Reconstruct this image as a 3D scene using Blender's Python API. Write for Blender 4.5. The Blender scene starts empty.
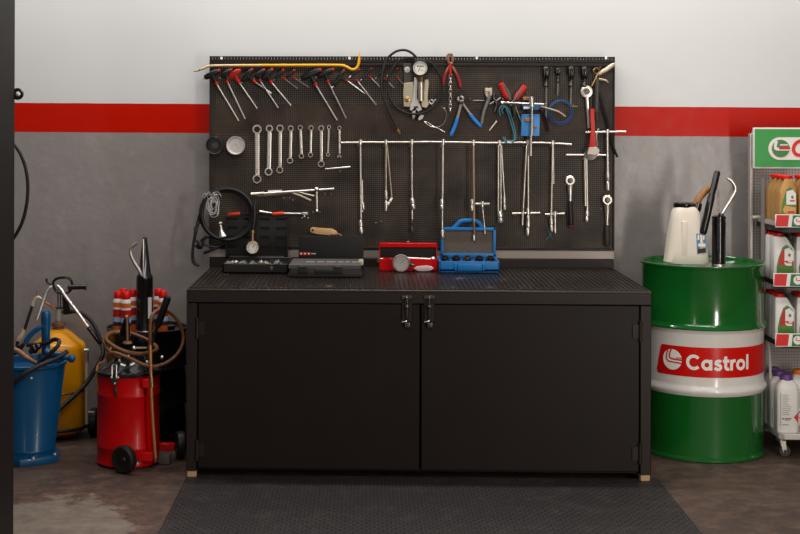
import bpy, bmesh, math, random
from mathutils import Vector as V, Matrix
random.seed(7)
C = bpy.context.scene.collection
PI = math.pi

# ------------------------------------------------------------------ camera
F, PPX, PPY = 1380.0, 334.0, 119.0
CAM = V((0, 0, 1.55))
ROT = Matrix.Rotation(0.024, 4, 'Z') @ Matrix.Rotation(PI/2, 4, 'X') @ Matrix.Rotation(0.003, 4, 'Z')
cam_data = bpy.data.cameras.new('camera'); cam = bpy.data.objects.new('camera', cam_data); C.objects.link(cam)
cam.matrix_world = Matrix.Translation(CAM) @ ROT
cam_data.sensor_width = 36; cam_data.lens = F/800*36
cam_data.shift_x = (400-PPX)/800; cam_data.shift_y = (PPY-267)/800
bpy.context.scene.camera = cam

def ray(px, py): return (ROT.to_3x3() @ V(((px-PPX)/F, -(py-PPY)/F, -1)))
def P(px, py, Y):
    d = ray(px, py); return CAM + d*(Y/d.y)
def PZ(px, py, z):
    d = ray(px, py); return CAM + d*((z-CAM.z)/d.z)

YF, YB, YW = 5.92, 6.84, 6.93          # bench front, bench back, wall
YBD = 6.825                            # front face of the pegboard
U = YBD/F                              # metres per photo pixel on the pegboard
def T(px, py, d=0.0): return P(px, py, YBD-d)

# ------------------------------------------------------------------ materials
def lin(h):
    h = h.lstrip('#'); o = []
    for i in (0, 2, 4):
        c = int(h[i:i+2], 16)/255; o.append(c/12.92 if c <= .04045 else ((c+.055)/1.055)**2.4)
    return o
MATS = {}
def nt(name):
    m = bpy.data.materials.new(name); m.use_nodes = True
    n = m.node_tree; return m, n, n.nodes['Principled BSDF']
def M(name, col, rough=.5, metal=0.0, var=.12, scale=40, bump=0.0, coat=0.0, trans=0.0, spec=.3, sss=0.0, dirt_or_lit=None):
    if name in MATS: return MATS[name]
    m, n, b = nt(name); c = lin(col)
    tc = n.nodes.new('ShaderNodeTexCoord'); no = n.nodes.new('ShaderNodeTexNoise')
    no.inputs['Scale'].default_value = scale; no.inputs['Detail'].default_value = 4
    n.links.new(tc.outputs['Object'], no.inputs['Vector'])
    mx = n.nodes.new('ShaderNodeMix'); mx.data_type = 'RGBA'
    mx.inputs[6].default_value = [max(0, x*(1-var)) for x in c]+[1]
    mx.inputs[7].default_value = [min(1, x*(1+var)) for x in c]+[1]
    n.links.new(no.outputs['Fac'], mx.inputs[0])
    out = mx.outputs[2]
    if dirt_or_lit:
        dc, thr, dscale = dirt_or_lit
        n2 = n.nodes.new('ShaderNodeTexNoise'); n2.inputs['Scale'].default_value = dscale; n2.inputs['Detail'].default_value = 6
        n.links.new(tc.outputs['Object'], n2.inputs['Vector'])
        rp = n.nodes.new('ShaderNodeValToRGB'); rp.color_ramp.elements[0].position = thr; rp.color_ramp.elements[1].position = min(1, thr+.07)
        n.links.new(n2.outputs['Fac'], rp.inputs['Fac'])
        m2 = n.nodes.new('ShaderNodeMix'); m2.data_type = 'RGBA'; m2.inputs[7].default_value = lin(dc)+[1]
        n.links.new(rp.outputs['Color'], m2.inputs[0]); n.links.new(out, m2.inputs[6]); out = m2.outputs[2]
    n.links.new(out, b.inputs['Base Color'])
    rr = n.nodes.new('ShaderNodeMapRange'); rv = .02 if metal > .5 else .07; rr.inputs['To Min'].default_value = max(.03, rough-rv); rr.inputs['To Max'].default_value = min(1, rough+rv)
    n.links.new(no.outputs['Fac'], rr.inputs['Value']); n.links.new(rr.outputs[0], b.inputs['Roughness'])
    b.inputs['Metallic'].default_value = metal; b.inputs['Coat Weight'].default_value = coat; b.inputs['Coat Roughness'].default_value = .08
    b.inputs['Transmission Weight'].default_value = trans; b.inputs['Specular IOR Level'].default_value = spec
    if sss: b.inputs['Subsurface Weight'].default_value = sss; b.inputs['Subsurface Radius'].default_value = (.02, .015, .01)
    if bump:
        bp = n.nodes.new('ShaderNodeBump'); bp.inputs['Strength'].default_value = bump; bp.inputs['Distance'].default_value = .002
        n.links.new(no.outputs['Fac'], bp.inputs['Height']); n.links.new(bp.outputs['Normal'], b.inputs['Normal'])
    MATS[name] = m; return m
def math_node(n, op, a, bb=None, c=None):
    x = n.nodes.new('ShaderNodeMath'); x.operation = op
    for i, v in enumerate((a, bb, c)):
        if v is None: continue
        if isinstance(v, (int, float)): x.inputs[i].default_value = v
        else: n.links.new(v, x.inputs[i])
    return x.outputs[0]
def mixc(n, fac, a, b):
    x = n.nodes.new('ShaderNodeMix'); x.data_type = 'RGBA'
    for i, v in ((0, fac), (6, a), (7, b)):
        if isinstance(v, (int, float)): x.inputs[i].default_value = v
        elif isinstance(v, (list, tuple)): x.inputs[i].default_value = list(v)[:3]+[1]
        else: n.links.new(v, x.inputs[i])
    return x.outputs[2]
def noise(n, vec, scale, detail=4, rough=.5):
    x = n.nodes.new('ShaderNodeTexNoise'); x.inputs['Scale'].default_value = scale; x.inputs['Detail'].default_value = detail; x.inputs['Roughness'].default_value = rough
    n.links.new(vec, x.inputs['Vector']); return x.outputs['Fac']
def ramp(n, v, p0, p1):
    x = n.nodes.new('ShaderNodeMapRange'); x.clamp = True
    x.inputs['From Min'].default_value = p0; x.inputs['From Max'].default_value = p1
    n.links.new(v, x.inputs['Value']); return x.outputs[0]
def bump(n, b, h, strength, dist):
    x = n.nodes.new('ShaderNodeBump'); x.inputs['Strength'].default_value = strength; x.inputs['Distance'].default_value = dist
    n.links.new(h, x.inputs['Height']); n.links.new(x.outputs['Normal'], b.inputs['Normal'])
def objxyz(n):
    tc = n.nodes.new('ShaderNodeTexCoord'); sp = n.nodes.new('ShaderNodeSeparateXYZ'); n.links.new(tc.outputs['Object'], sp.inputs[0])
    return tc.outputs['Object'], sp.outputs[0], sp.outputs[1], sp.outputs[2]

def wall_mat():
    m, n, b = nt('painted_wall'); vec, x, y, z = objxyz(n)
    a = P(210, 104, YW); c = P(210, 133.2, YW)
    zz = math_node(n, 'ADD', z, math_node(n, 'MULTIPLY', math_node(n, 'SUBTRACT', x, a.x), .0034))
    wob = math_node(n, 'MULTIPLY', math_node(n, 'SUBTRACT', noise(n, vec, 9), .5), .003)
    zz = math_node(n, 'ADD', zz, wob)
    up = math_node(n, 'GREATER_THAN', zz, a.z); low = math_node(n, 'LESS_THAN', zz, c.z)
    nz = noise(n, vec, 1.6, 5); nf = noise(n, vec, 14, 6)
    white = mixc(n, nz, lin('#c6c5c3'), lin('#cfcecc'))
    gray = mixc(n, nz, lin('#827b78'), lin('#8d8581'))
    gray = mixc(n, ramp(n, nf, .55, .8), gray, lin('#968d86'))
    sc = noise(n, vec, 5, 8, .7)
    red = mixc(n, nf, lin('#ae1202'), lin('#ba1603'))
    red = mixc(n, ramp(n, sc, .7, .74), red, lin('#c0472c'))
    col = mixc(n, up, red, white); col = mixc(n, low, col, gray)
    n.links.new(col, b.inputs['Base Color'])
    b.inputs['Roughness'].default_value = .42
    n.links.new(math_node(n, 'ADD', math_node(n, 'ADD', math_node(n, 'MULTIPLY', low, .4), math_node(n, 'MULTIPLY', up, .2)), .1), b.inputs['Specular IOR Level'])
    rg = n.nodes.new('ShaderNodeMapRange'); rg.inputs['To Min'].default_value = .24; rg.inputs['To Max'].default_value = .44
    n.links.new(nf, rg.inputs['Value']); n.links.new(rg.outputs[0], b.inputs['Roughness'])
    bump(n, b, math_node(n, 'ADD', noise(n, vec, 22, 6, .6), math_node(n, 'MULTIPLY', noise(n, vec, 4, 3, .6), 2.5)), .3, .006)
    n.links.new(math_node(n, 'ADD', math_node(n, 'MULTIPLY', low, .25), .05), [k for k in n.nodes if k.type == 'BUMP'][0].inputs['Strength'])
    return m
def floor_mat():
    m, n, b = nt('stained_concrete'); vec, x, y, z = objxyz(n)
    n1 = noise(n, vec, 2.2, 8, .65); n2 = noise(n, vec, 11, 8, .7); n3 = noise(n, vec, 60, 6, .7)
    c = mixc(n, ramp(n, n1, .3, .7), lin('#2a1f1a'), lin('#513d32'))
    c = mixc(n, ramp(n, n2, .45, .75), c, lin('#67503f'))
    c = mixc(n, math_node(n, 'MULTIPLY', ramp(n, n3, .5, .72), .5), c, lin('#1f1713'))
    # worn pale screed patch with a ragged edge
    q = PZ(20, 560, 0)
    dx = math_node(n, 'DIVIDE', math_node(n, 'SUBTRACT', x, q.x), .40); dy = math_node(n, 'DIVIDE', math_node(n, 'SUBTRACT', y, q.y), .84)
    d = math_node(n, 'SQRT', math_node(n, 'ADD', math_node(n, 'MULTIPLY', dx, dx), math_node(n, 'MULTIPLY', dy, dy)))
    d = math_node(n, 'ADD', d, math_node(n, 'MULTIPLY', math_node(n, 'SUBTRACT', noise(n, vec, 5, 9, .7), .5), .9))
    pf = math_node(n, 'SUBTRACT', 1.0, ramp(n, d, .9, .97))
    pc = mixc(n, ramp(n, n2, .35, .7), lin('#63554a'), lin('#827466'))
    c = mixc(n, pf, c, pc)
    # pale specks and scuffs
    sp = math_node(n, 'MULTIPLY', ramp(n, noise(n, vec, 26, 8, .8), .66, .7), .7)
    c = mixc(n, sp, c, lin('#8e7a6c'))
    edge = math_node(n, 'MULTIPLY', math_node(n, 'SUBTRACT', 1.0, ramp(n, d, .95, 1.35)), ramp(n, noise(n, vec, 18, 8, .75), .48, .56))
    c = mixc(n, math_node(n, 'MULTIPLY', math_node(n, 'MULTIPLY', edge, math_node(n, 'SUBTRACT', 1.0, pf)), .75), c, lin('#6b4638'))
    n.links.new(c, b.inputs['Base Color']); b.inputs['Roughness'].default_value = .62
    bump(n, b, n2, .5, .004)
    return m
def floormat_mat():
    m, n, b = nt('ribbed_black_rubber'); vec, x, y, z = objxyz(n)
    vo = n.nodes.new('ShaderNodeTexBrick'); vo.offset = .5
    vo.inputs['Scale'].default_value = 1; vo.inputs['Brick Width'].default_value = .032; vo.inputs['Row Height'].default_value = .024
    vo.inputs['Mortar Size'].default_value = .0036; vo.inputs['Mortar Smooth'].default_value = .6
    n.links.new(vec, vo.inputs['Vector'])
    nz = noise(n, vec, 3, 7, .65); nd = noise(n, vec, 7, 8, .75)
    c0 = mixc(n, nz, lin('#1e1817'), lin('#2b2322'))
    c = mixc(n, vo.outputs['Fac'], c0, lin('#0b0808'))
    c = mixc(n, math_node(n, 'MULTIPLY', ramp(n, nd, .5, .75), .3), c, lin('#5e5049'))
    n.links.new(c, b.inputs['Base Color']); b.inputs['Roughness'].default_value = .55
    bump(n, b, math_node(n, 'SUBTRACT', 1, vo.outputs['Fac']), 1, .004)
    return m
def pegboard_mat(name, col, pitch, rad, dirt_or_lit, rough=.5):
    m, n, b = nt(name); vec, x, y, z = objxyz(n)
    def cell(v): return math_node(n, 'SUBTRACT', math_node(n, 'FRACT', math_node(n, 'DIVIDE', v, pitch)), .5)
    a, c = cell(x), cell(z)
    r = math_node(n, 'SQRT', math_node(n, 'ADD', math_node(n, 'MULTIPLY', a, a), math_node(n, 'MULTIPLY', c, c)))
    hole = math_node(n, 'LESS_THAN', r, rad)
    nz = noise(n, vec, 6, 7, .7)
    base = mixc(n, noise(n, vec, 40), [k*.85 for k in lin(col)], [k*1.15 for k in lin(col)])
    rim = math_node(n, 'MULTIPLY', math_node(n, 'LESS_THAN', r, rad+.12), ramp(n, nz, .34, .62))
    base = mixc(n, math_node(n, 'MULTIPLY', rim, .65), base, lin(dirt_or_lit))  # tan rims paint in the lit wall seen through holes, plus worn dust
    n.links.new(base, b.inputs['Base Color']); b.inputs['Roughness'].default_value = rough; b.inputs['Specular IOR Level'].default_value = .3
    tr = n.nodes.new('ShaderNodeBsdfTransparent'); mx = n.nodes.new('ShaderNodeMixShader')
    n.links.new(hole, mx.inputs[0]); n.links.new(b.outputs[0], mx.inputs[1]); n.links.new(tr.outputs[0], mx.inputs[2])
    n.links.new(mx.outputs[0], n.nodes['Material Output'].inputs[0])
    return m

bench_paint = M('bench_paint', '#160d0a', .5, 0, .12, 6, .08, spec=.22, dirt_or_lit=('#a08d7c', .79, 60))
frame_paint = M('bench_frame_paint', '#1d120e', .5, 0, .12, 8, .1, spec=.3, dirt_or_lit=('#a08d7c', .74, 45))
rubber_top = M('bench_rubber', '#1f1815', .33, 0, .2, 20, .1, dirt_or_lit=('#75665a', .64, 7))
chrome = M('chrome_steel', '#e2dcd4', .34, .95, .06, 30)
steel = M('worn_steel', '#d0c6ba', .33, .92, .16, 30, dirt_or_lit=('#6b5442', .68, 70))
darksteel = M('dark_steel', '#5b5450', .35, .85, .15, 50)
blackp = M('black_plastic', '#151110', .42, 0, .12, 40, spec=.4)
gloss_black = M('gloss_black_paint', '#120f0e', .22, 0, .1, 30, coat=.5)
rubber = M('black_rubber', '#151211', .48, 0, .15, 50, .1, spec=.4)
redp = M('red_plastic', '#b81f16', .4, 0, .1, 30)
redpaint = M('red_enamel', '#b80507', .32, 0, .08, 12, .05, coat=.08, spec=.2, dirt_or_lit=('#5e0a08', .72, 14))
bluep = M('blue_plastic', '#1a6caa', .4, 0, .08, 30)
bluegrip = M('blue_grip', '#2273c0', .4, 0, .08, 30)
bluepaint = M('blue_enamel', '#05476f', .34, 0, .12, 14, .05, coat=.15, spec=.35, dirt_or_lit=('#7f9db5', .76, 22))
yellow = M('yellow_enamel', '#d48b06', .34, 0, .08, 14, coat=.3)
barpaint = M('orange_yellow_paint', '#e0a01c', .42, 0, .08, 30)
greenp = M('green_enamel', '#115a1e', .16, 0, .06, 8, .02, spec=.5, coat=1.0)
whitep = M('white_enamel', '#d6d0c8', .26, 0, .05, 8, coat=.4, dirt_or_lit=('#a99f92', .74, 14))
redband = M('red_print', '#c8120a', .28, 0, .05, 8, coat=.12)
whiteprint = M('white_print', '#e8e2da', .35, 0, .03, 8)
cream = M('cream_plastic', '#e2d6c6', .42, 0, .07, 14, sss=.04, dirt_or_lit=('#b09a7c', .74, 16))
brass = M('brass', '#a08257', .3, .85, .15, 50)
bronze = M('brown_hose', '#6a452b', .36, .1, .15, 40)
copper = M('copper_tube', '#b27a4a', .34, .5, .15, 40)
tan = M('tan_plastic', '#c29a6c', .5, 0, .12, 30, dirt_or_lit=('#5c4029', .66, 60))
ambertube = M('amber_hose', '#a9713c', .3, 0, .1, 20, trans=.15)
glassm = M('clear_glass', '#e6e4dc', .08, 0, .02, 20, trans=.75)
wood = M('rough_wood', '#a88a66', .7, 0, .3, 30, .3)
dial = M('dial_face', '#d8d2c6', .4, 0, .06, 40)
ink = M('black_ink', '#1a1817', .5, 0, .05, 20)
redink = M('red_ink', '#c8281c', .5, 0, .05, 20)
greyl = M('grey_lid_plastic', '#4e4947', .42, 0, .12, 20)
foam = M('grey_foam', '#5d534c', .85, 0, .2, 60, .3)
pillar_m = M('black_pillar_paint', '#17120f', .6, 0, .1, 6, .05)
greyst = M('grey_metal_paint', '#8d8682', .42, .2, .08, 20)
lightst = M('pale_metal_paint', '#bdb6ae', .42, .2, .08, 20)
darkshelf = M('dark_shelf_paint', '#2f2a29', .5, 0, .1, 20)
goldp = M('gold_plastic', '#b98a4c', .34, .15, .08, 20)
whiteb = M('white_bottle_plastic', '#dcd8d2', .36, 0, .04, 20)
capred = M('red_cap_plastic', '#cf0f0c', .4, 0, .06, 20)
purple = M('purple_cap_plastic', '#5e3a78', .4, 0, .1, 20)
orange = M('orange_plastic', '#d9761c', .42, 0, .08, 20)
oilgreen = M('green_print', '#4c7d2c', .4, 0, .08, 20)
signgreen = M('sign_green', '#2f9440', .4, 0, .06, 5, dirt_or_lit=('#b9cdb0', .7, 7))
labelblue = M('label_blue', '#6a94bd', .4, 0, .1, 20)
teal = M('teal_wire_coat', '#3c7480', .4, 0, .1, 20)
bluehose = M('blue_hose', '#2d4f78', .38, 0, .1, 20)
magenta = M('magenta_plastic', '#8e2345', .45, 0, .1, 20)
rag = M('pale_pink_tag', '#c9aeb0', .6, 0, .15, 40, .2)
wirem = M('pale_wire', '#c9c5c4', .35, .3, .1, 40)
rust = M('rusty_steel', '#8a6650', .55, .5, .3, 40, .2)
creamy = M('cream_metal', '#c4b59c', .38, .35, .12, 30)

# ------------------------------------------------------------------ mesh builder
def cr(pts, n=6, closed=False):
    pts = [V(p) for p in pts]; L = len(pts); out = []
    rng = range(L if closed else L-1)
    for i in rng:
        g = (lambda k: pts[k % L]) if closed else (lambda k: pts[max(0, min(L-1, k))])
        p0, p1, p2, p3 = g(i-1), g(i), g(i+1), g(i+2)
        for j in range(n):
            t = j/n
            out.append(.5*((2*p1)+(p2-p0)*t+(2*p0-5*p1+4*p2-p3)*t*t+(3*p1-p0-3*p2+p3)*t**3))
    if not closed: out.append(pts[-1])
    return out
class B:
    def __init__(s): s.bm = bmesh.new()
    def face(s, vs):
        try: s.bm.faces.new(vs)
        except ValueError: pass
    def ring(s, c, a, b, r, n): return [s.bm.verts.new(c+a*(r*math.cos(2*PI*i/n))+b*(r*math.sin(2*PI*i/n))) for i in range(n)]
    def bridge(s, r0, r1):
        n = len(r0)
        for i in range(n): s.face([r0[i], r0[(i+1) % n], r1[(i+1) % n], r1[i]])
    def tube(s, pts, r, n=8, closed=False, flat=1.0):
        pts = [V(p) for p in pts]; L = len(pts)
        rs = r if isinstance(r, (list, tuple)) else [r]*L
        tang = []
        for i in range(L):
            if closed: t = pts[(i+1) % L]-pts[i-1]
            else: t = pts[min(i+1, L-1)]-pts[max(i-1, 0)]
            tang.append(t.normalized() if t.length > 1e-9 else V((0, 0, 1)))
        t0 = tang[0]; up = V((0, -1, 0)) if abs(t0.y) < .9 else V((1, 0, 0))
        a = (up-t0*up.dot(t0)).normalized(); rings = []
        for i in range(L):
            t = tang[i]; a = (a-t*a.dot(t))
            a = a.normalized() if a.length > 1e-6 else t.orthogonal().normalized()
            b = t.cross(a); rings.append(s.ring(pts[i], a*flat, b, rs[i], n))
        for i in range(L-1): s.bridge(rings[i], rings[i+1])
        if closed: s.bridge(rings[-1], rings[0])
        else: s.face(rings[0][::-1]); s.face(rings[-1])
        return s
    def cyl(s, p0, p1, r0, r1=None, n=14): return s.tube([p0, p1], [r0, r0 if r1 is None else r1], n)
    def lathe(s, prof, o, axis=V((0, 0, 1)), n=32, closed=False):
        axis = V(axis).normalized(); o = V(o)
        x = V((1, 0, 0)) if abs(axis.x) < .9 else V((0, 1, 0)); a = (x-axis*x.dot(axis)).normalized(); b = axis.cross(a)
        rings = []
        for r, h in prof:
            c = o+axis*h
            rings.append([s.bm.verts.new(c)]*n if r < 1e-6 else s.ring(c, a, b, r, n))
        for i in range(len(rings)-1+(1 if closed else 0)):
            r0, r1 = rings[i], rings[(i+1) % len(rings)]
            for k in range(n):
                vs = []
                for v in (r0[k], r0[(k+1) % n], r1[(k+1) % n], r1[k]):
                    if v not in vs: vs.append(v)
                if len(vs) > 2: s.face(vs)
        if not closed:
            if prof[0][0] > 1e-6: s.face(rings[0][::-1])
            if prof[-1][0] > 1e-6: s.face(rings[-1])
        return s
    def box(s, c, size, rot=None, bev=0.0, seg=1):
        c = V(c); h = V(size)/2; R = rot.to_3x3() if rot else Matrix.Identity(3)
        vs = [s.bm.verts.new(c+R@V((x*h.x, y*h.y, z*h.z))) for x in (-1, 1) for y in (-1, 1) for z in (-1, 1)]
        fs = [s.bm.faces.new([vs[i] for i in q]) for q in ((0, 1, 3, 2), (4, 6, 7, 5), (0, 4, 5, 1), (2, 3, 7, 6), (0, 2, 6, 4), (1, 5, 7, 3))]
        if bev:
            es = list({e for f in fs for e in f.edges})
            bmesh.ops.bevel(s.bm, geom=es, offset=bev, segments=seg, affect='EDGES', profile=.6)
        return s
    def mm(s, p0, p1, bev=0.0, seg=1):
        p0, p1 = V(p0), V(p1); return s.box((p0+p1)/2, [abs(v) for v in (p1-p0)], None, bev, seg)
    def prism(s, outline, ext, bev=0.0, seg=1):
        ext = V(ext); a = [s.bm.verts.new(V(p)) for p in outline]; b = [s.bm.verts.new(V(p)+ext) for p in outline]
        fs = [s.bm.faces.new(a[::-1]), s.bm.faces.new(b)]; n = len(a)
        for i in range(n): fs.append(s.bm.faces.new([a[i], a[(i+1) % n], b[(i+1) % n], b[i]]))
        if bev:
            es = list({e for f in fs[:2] for e in f.edges})
            bmesh.ops.bevel(s.bm, geom=es, offset=bev, segments=seg, affect='EDGES', profile=.6)
        return s
    def torus(s, c, R, r, axis=V((0, 1, 0)), n=28, m=8, sx=1.0, sz=1.0):
        axis = V(axis).normalized(); x = V((1, 0, 0)) if abs(axis.x) < .9 else V((0, 0, 1)); a = (x-axis*x.dot(axis)).normalized(); b = axis.cross(a)
        return s.tube([V(c)+a*(R*sx*math.cos(2*PI*i/n))+b*(R*sz*math.sin(2*PI*i/n)) for i in range(n)], r, m, True)
    def annulus(s, c, ro, ri, th, axis=V((0, 1, 0)), n=20):
        return s.lathe([(ri, -th/2), (ro*.93, -th/2), (ro, -th*.3), (ro, th*.3), (ro*.93, th/2), (ri, th/2)], c, axis, n, True)
    def ball(s, c, r, sc=(1, 1, 1), n=14):
        m = 8; prof = [(r*math.sin(PI*i/m), -r*math.cos(PI*i/m)) for i in range(m+1)]
        k = len(s.bm.verts); s.lathe([(max(0, a), h) for a, h in prof], V((0, 0, 0)), V((0, 0, 1)), n)
        s.bm.verts.ensure_lookup_table()
        for v in s.bm.verts[k:]: v.co = V(c)+V((v.co.x*sc[0], v.co.y*sc[1], v.co.z*sc[2]))
        return s
    def ribbon(s, pts, w, fn):
        n = len(pts); row = []
        for i in range(n):
            a = V(pts[max(0, i-1)]); b = V(pts[min(n-1, i+1)]); t = (b-a); t = t.normalized() if t.length else V((1, 0))
            nrm = V((-t.y, t.x)); p = V(pts[i])
            row.append((s.bm.verts.new(fn(*(p+nrm*w/2))), s.bm.verts.new(fn(*(p-nrm*w/2)))))
        for i in range(n-1): s.face([row[i][0], row[i+1][0], row[i+1][1], row[i][1]])
        return s
    def poly(s, pts, fn): s.face([s.bm.verts.new(fn(*p)) for p in pts]); return s
    def loft(s, secs):
        rings = [[s.bm.verts.new(V(p)) for p in sec] for sec in secs]
        for i in range(len(rings)-1): s.bridge(rings[i], rings[i+1])
        s.face(rings[0][::-1]); s.face(rings[-1]); return s

WLOC = {}
def link(name, b, mat, parent=None, angle=38, raw=False):
    bm = b.bm; bmesh.ops.recalc_face_normals(bm, faces=bm.faces[:])
    lo = V([min(v.co[i] for v in bm.verts) for i in range(3)]); hi = V([max(v.co[i] for v in bm.verts) for i in range(3)])
    c = V((0, 0, 0)) if raw else (lo+hi)/2
    for v in bm.verts: v.co -= c
    me = bpy.data.meshes.new(name); bm.to_mesh(me); bm.free()
    for p in me.polygons: p.use_smooth = True
    me.set_sharp_from_angle(angle=math.radians(angle))
    me.materials.append(mat)
    o = bpy.data.objects.new(name, me); C.objects.link(o); WLOC[o] = c
    if parent is not None: o.parent = parent; o.location = c-WLOC[parent]
    else: o.location = c
    return o
def E(name, label, cat, loc, group=None):
    o = bpy.data.objects.new(name, None); C.objects.link(o); o.location = V(loc); WLOC[o] = V(loc); o.empty_display_size = .05
    return tag(o, label, cat, group)
def tag(o, label, cat, group=None):
    o['label'] = label; o['category'] = cat
    if group: o['group'] = group
    return o
def solo(name, label, cat, b, mat, group=None): return tag(link(name, b, mat), label, cat, group)
def part(name, b, mat, parent, label=None):
    o = link(name, b, mat, parent)
    if label: o['label'] = label
    return o
def structure(name, b, mat, label, cat, raw=True):
    o = link(name, b, mat, raw=raw); o['kind'] = 'structure'; tag(o, label, cat); return o
def dup(root, off, label, group=None):
    r = root.copy(); C.objects.link(r); r.location = root.location+V(off); WLOC[r] = r.location.copy(); r['label'] = label
    if group: r['group'] = group
    for ch in list(root.children):
        c = ch.copy(); C.objects.link(c); c.parent = r
        for g in list(ch.children):
            d = g.copy(); C.objects.link(d); d.parent = c
    return r
def arc(cx, cy, r, a0, a1, n=16, ry=None):
    ry = r if ry is None else ry
    return [(cx+r*math.cos(math.radians(a0+(a1-a0)*i/n)), cy+ry*math.sin(math.radians(a0+(a1-a0)*i/n))) for i in range(n+1)]
LETTERS = {   # stroke letters: list of polylines, advance; x-height 1
 'C': ([arc(.72, .70, .58, 42, 318, 28)], 1.42),
 'a': ([arc(.52, .5, .37, 0, 360, 24), [(.89, 1.0), (.89, 0)]], 1.15),
 's': ([[(.72, .80), (.60, .88), (.42, .89), (.24, .80), (.22, .66), (.36, .56), (.52, .50), (.68, .42), (.70, .25), (.56, .12), (.38, .10), (.22, .17), (.12, .25)]], .88),
 't': ([[(.30, 1.32), (.30, .34), (.36, .17), (.50, .12), (.66, .16)], [(.02, .88), (.66, .88)]], .74),
 'r': ([[(.16, 1.0), (.16, 0)], [(.16, .55), (.24, .78), (.40, .89), (.60, .89)]], .66),
 'o': ([arc(.53, .5, .39, 0, 360, 24)], 1.12),
 'l': ([[(.22, 1.42), (.22, 0)]], .42)}
def write(b, text, x, y, s, fn, w=.25, slant=0.0):
    for ch in text:
        st, adv = LETTERS[ch]
        for pl in st: b.ribbon([(x+(p[0]+slant*p[1])*s, y+p[1]*s) for p in pl], w*s, fn)
        x += adv*s
    return x
# ------------------------------------------------------------------ room
b = B(); b.mm((-4, YW, 0), (4.5, YW+.12, 3.6)); structure('wall_back', b, wall_mat(), 'painted wall, white above and grey below a red stripe', 'wall')
b = B(); b.mm((-4, -3, -.1), (4.5, YW+.12, 0)); structure('floor', b, floor_mat(), 'dark stained concrete floor with a worn pale patch', 'floor')
xp = P(14.3, 300, 4.82).x
b = B(); b.mm((xp-.3, 4.6, 0), (xp, 4.82, 3.4), .004); structure('column', b, pillar_m, 'black steel post at the edge of the picture', 'post', raw=False)
# floor mat
a0, a1 = PZ(187.5, 476, 0), PZ(654.5, 476, 0)
b = B(); b.mm((a0.x, 4.3, 0), (a1.x, a0.y+.0, .008), .003)
tag(link('floor_mat', b, floormat_mat(), raw=True), 'black textured rubber mat on the floor in front of the workbench', 'mat')

# ------------------------------------------------------------------ lights
def area(name, loc, target, sx, sy, power, col):
    l = bpy.data.lights.new(name, 'AREA'); l.shape = 'RECTANGLE'; l.size = sx; l.size_y = sy; l.energy = power; l.color = col
    o = bpy.data.objects.new(name, l); C.objects.link(o); o.location = loc
    o.rotation_euler = (V(target)-V(loc)).to_track_quat('-Z', 'Y').to_euler(); return o
WARM = (1.0, .975, .95)
area('ceiling_tube_light', (.1, 6.25, 3.35), (.1, 6.45, 0), 5.2, .16, 92, WARM)
area('ceiling_tube_light', (.3, 3.2, 3.6), (.3, 4.2, 0), 4.5, .3, 70, WARM)
area('ceiling_tube_light', (.3, 0.2, 3.8), (.3, 2.2, 0), 4.5, .3, 55, WARM)
area('drum_streak_light', (2.5, 2.4, 1.1), (1.7, 6.5, .8), .26, 2.2, 60, (1, .93, .85))  # unseen lamp set close beside the view to streak the drum
area('drum_streak_light', (-2.1, -.6, 1.35), (1.2, 6.5, .9), .25, 2.5, 14, (1, .96, .92))
w = bpy.data.worlds.new('world'); bpy.context.scene.world = w; w.use_nodes = True
w.node_tree.nodes['Background'].inputs[0].default_value = (.9, .88, .87, 1); w.node_tree.nodes['Background'].inputs[1].default_value = .06
sc = bpy.context.scene
sc.view_settings.view_transform = 'Standard'; sc.view_settings.look = 'None'; sc.view_settings.gamma = 1; sc.view_settings.exposure = 0.0
sc.view_settings.use_curve_mapping = False

# ------------------------------------------------------------------ workbench
ZT = PZ(0, 0, 0).z*0 + P(420, 290, YF).z
XL, XR = P(186.5, 300, YF).x, P(651.5, 300, YF).x
ZB = .034
bench = E('workbench', 'long black steel workbench with two plain doors', 'workbench', ((XL+XR)/2, (YF+YB)/2, 0))
b = B()
b.mm((XL+.02, YF+.03, ZB+.04), (XR-.02, YF+.034, ZT-.02)) if False else None
b.mm((XL+.004, YF+.035, ZB), (XL+.02, YB-.02, ZT-.06)); b.mm((XR-.02, YF+.035, ZB), (XR-.004, YB-.02, ZT-.06))
b.mm((XL+.02, YB-.035, ZB), (XR-.02, YB-.022, ZT-.06)); b.mm((XL+.02, YF+.03, ZB), (XR-.02, YB-.035, ZB+.012))
part('body', b, bench_paint, bench)
for x0, x1 in ((XL, XL+.046), (XR-.046, XR)):
    b = B(); b.mm((x0, YF, ZB), (x1, YF+.046, ZT-.062), .003); part('post', b, frame_paint, bench)
    b = B(); b.mm((x0, YB-.046, ZB), (x1, YB, ZT-.062), .003); part('post', b, frame_paint, bench)
b = B(); b.mm((XL, YF, ZT-.06), (XR, YF+.05, ZT-.004), .003); part('top_rail', b, frame_paint, bench)
b = B(); b.mm((XL, YF-.004, ZT-.01), (XR, YB, ZT), .003); part('top_sheet', b, M('edge_highlight_paint', '#40352f', .4, .2, .2, 14, .05, dirt_or_lit=('#8d7f74', .66, 22)), bench, 'top sheet in paler paint for its edge highlight')  # paler colour paints in the highlight along the front edge
b = B(); b.mm((XL+.002, YB-.03, ZT), (XR-.002, YB, P(412, 258.5, YB-.034).z), .002); part('backsplash', b, frame_paint, bench)
for x in (XL+.002, XR-.044):
    for y in (YF+.004, YB-.05):
        b = B(); b.box((x+.021, y+.022, ZB/2), (.04, .04, ZB), Matrix.Rotation(.05, 4, 'Z'), .003); part('foot', b, wood, bench, 'worn pale wooden block under the post')
xm = P(420.5, 380, YF).x
zd0, zd1 = ZB+.012, P(420, 304.5, YF).z
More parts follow.
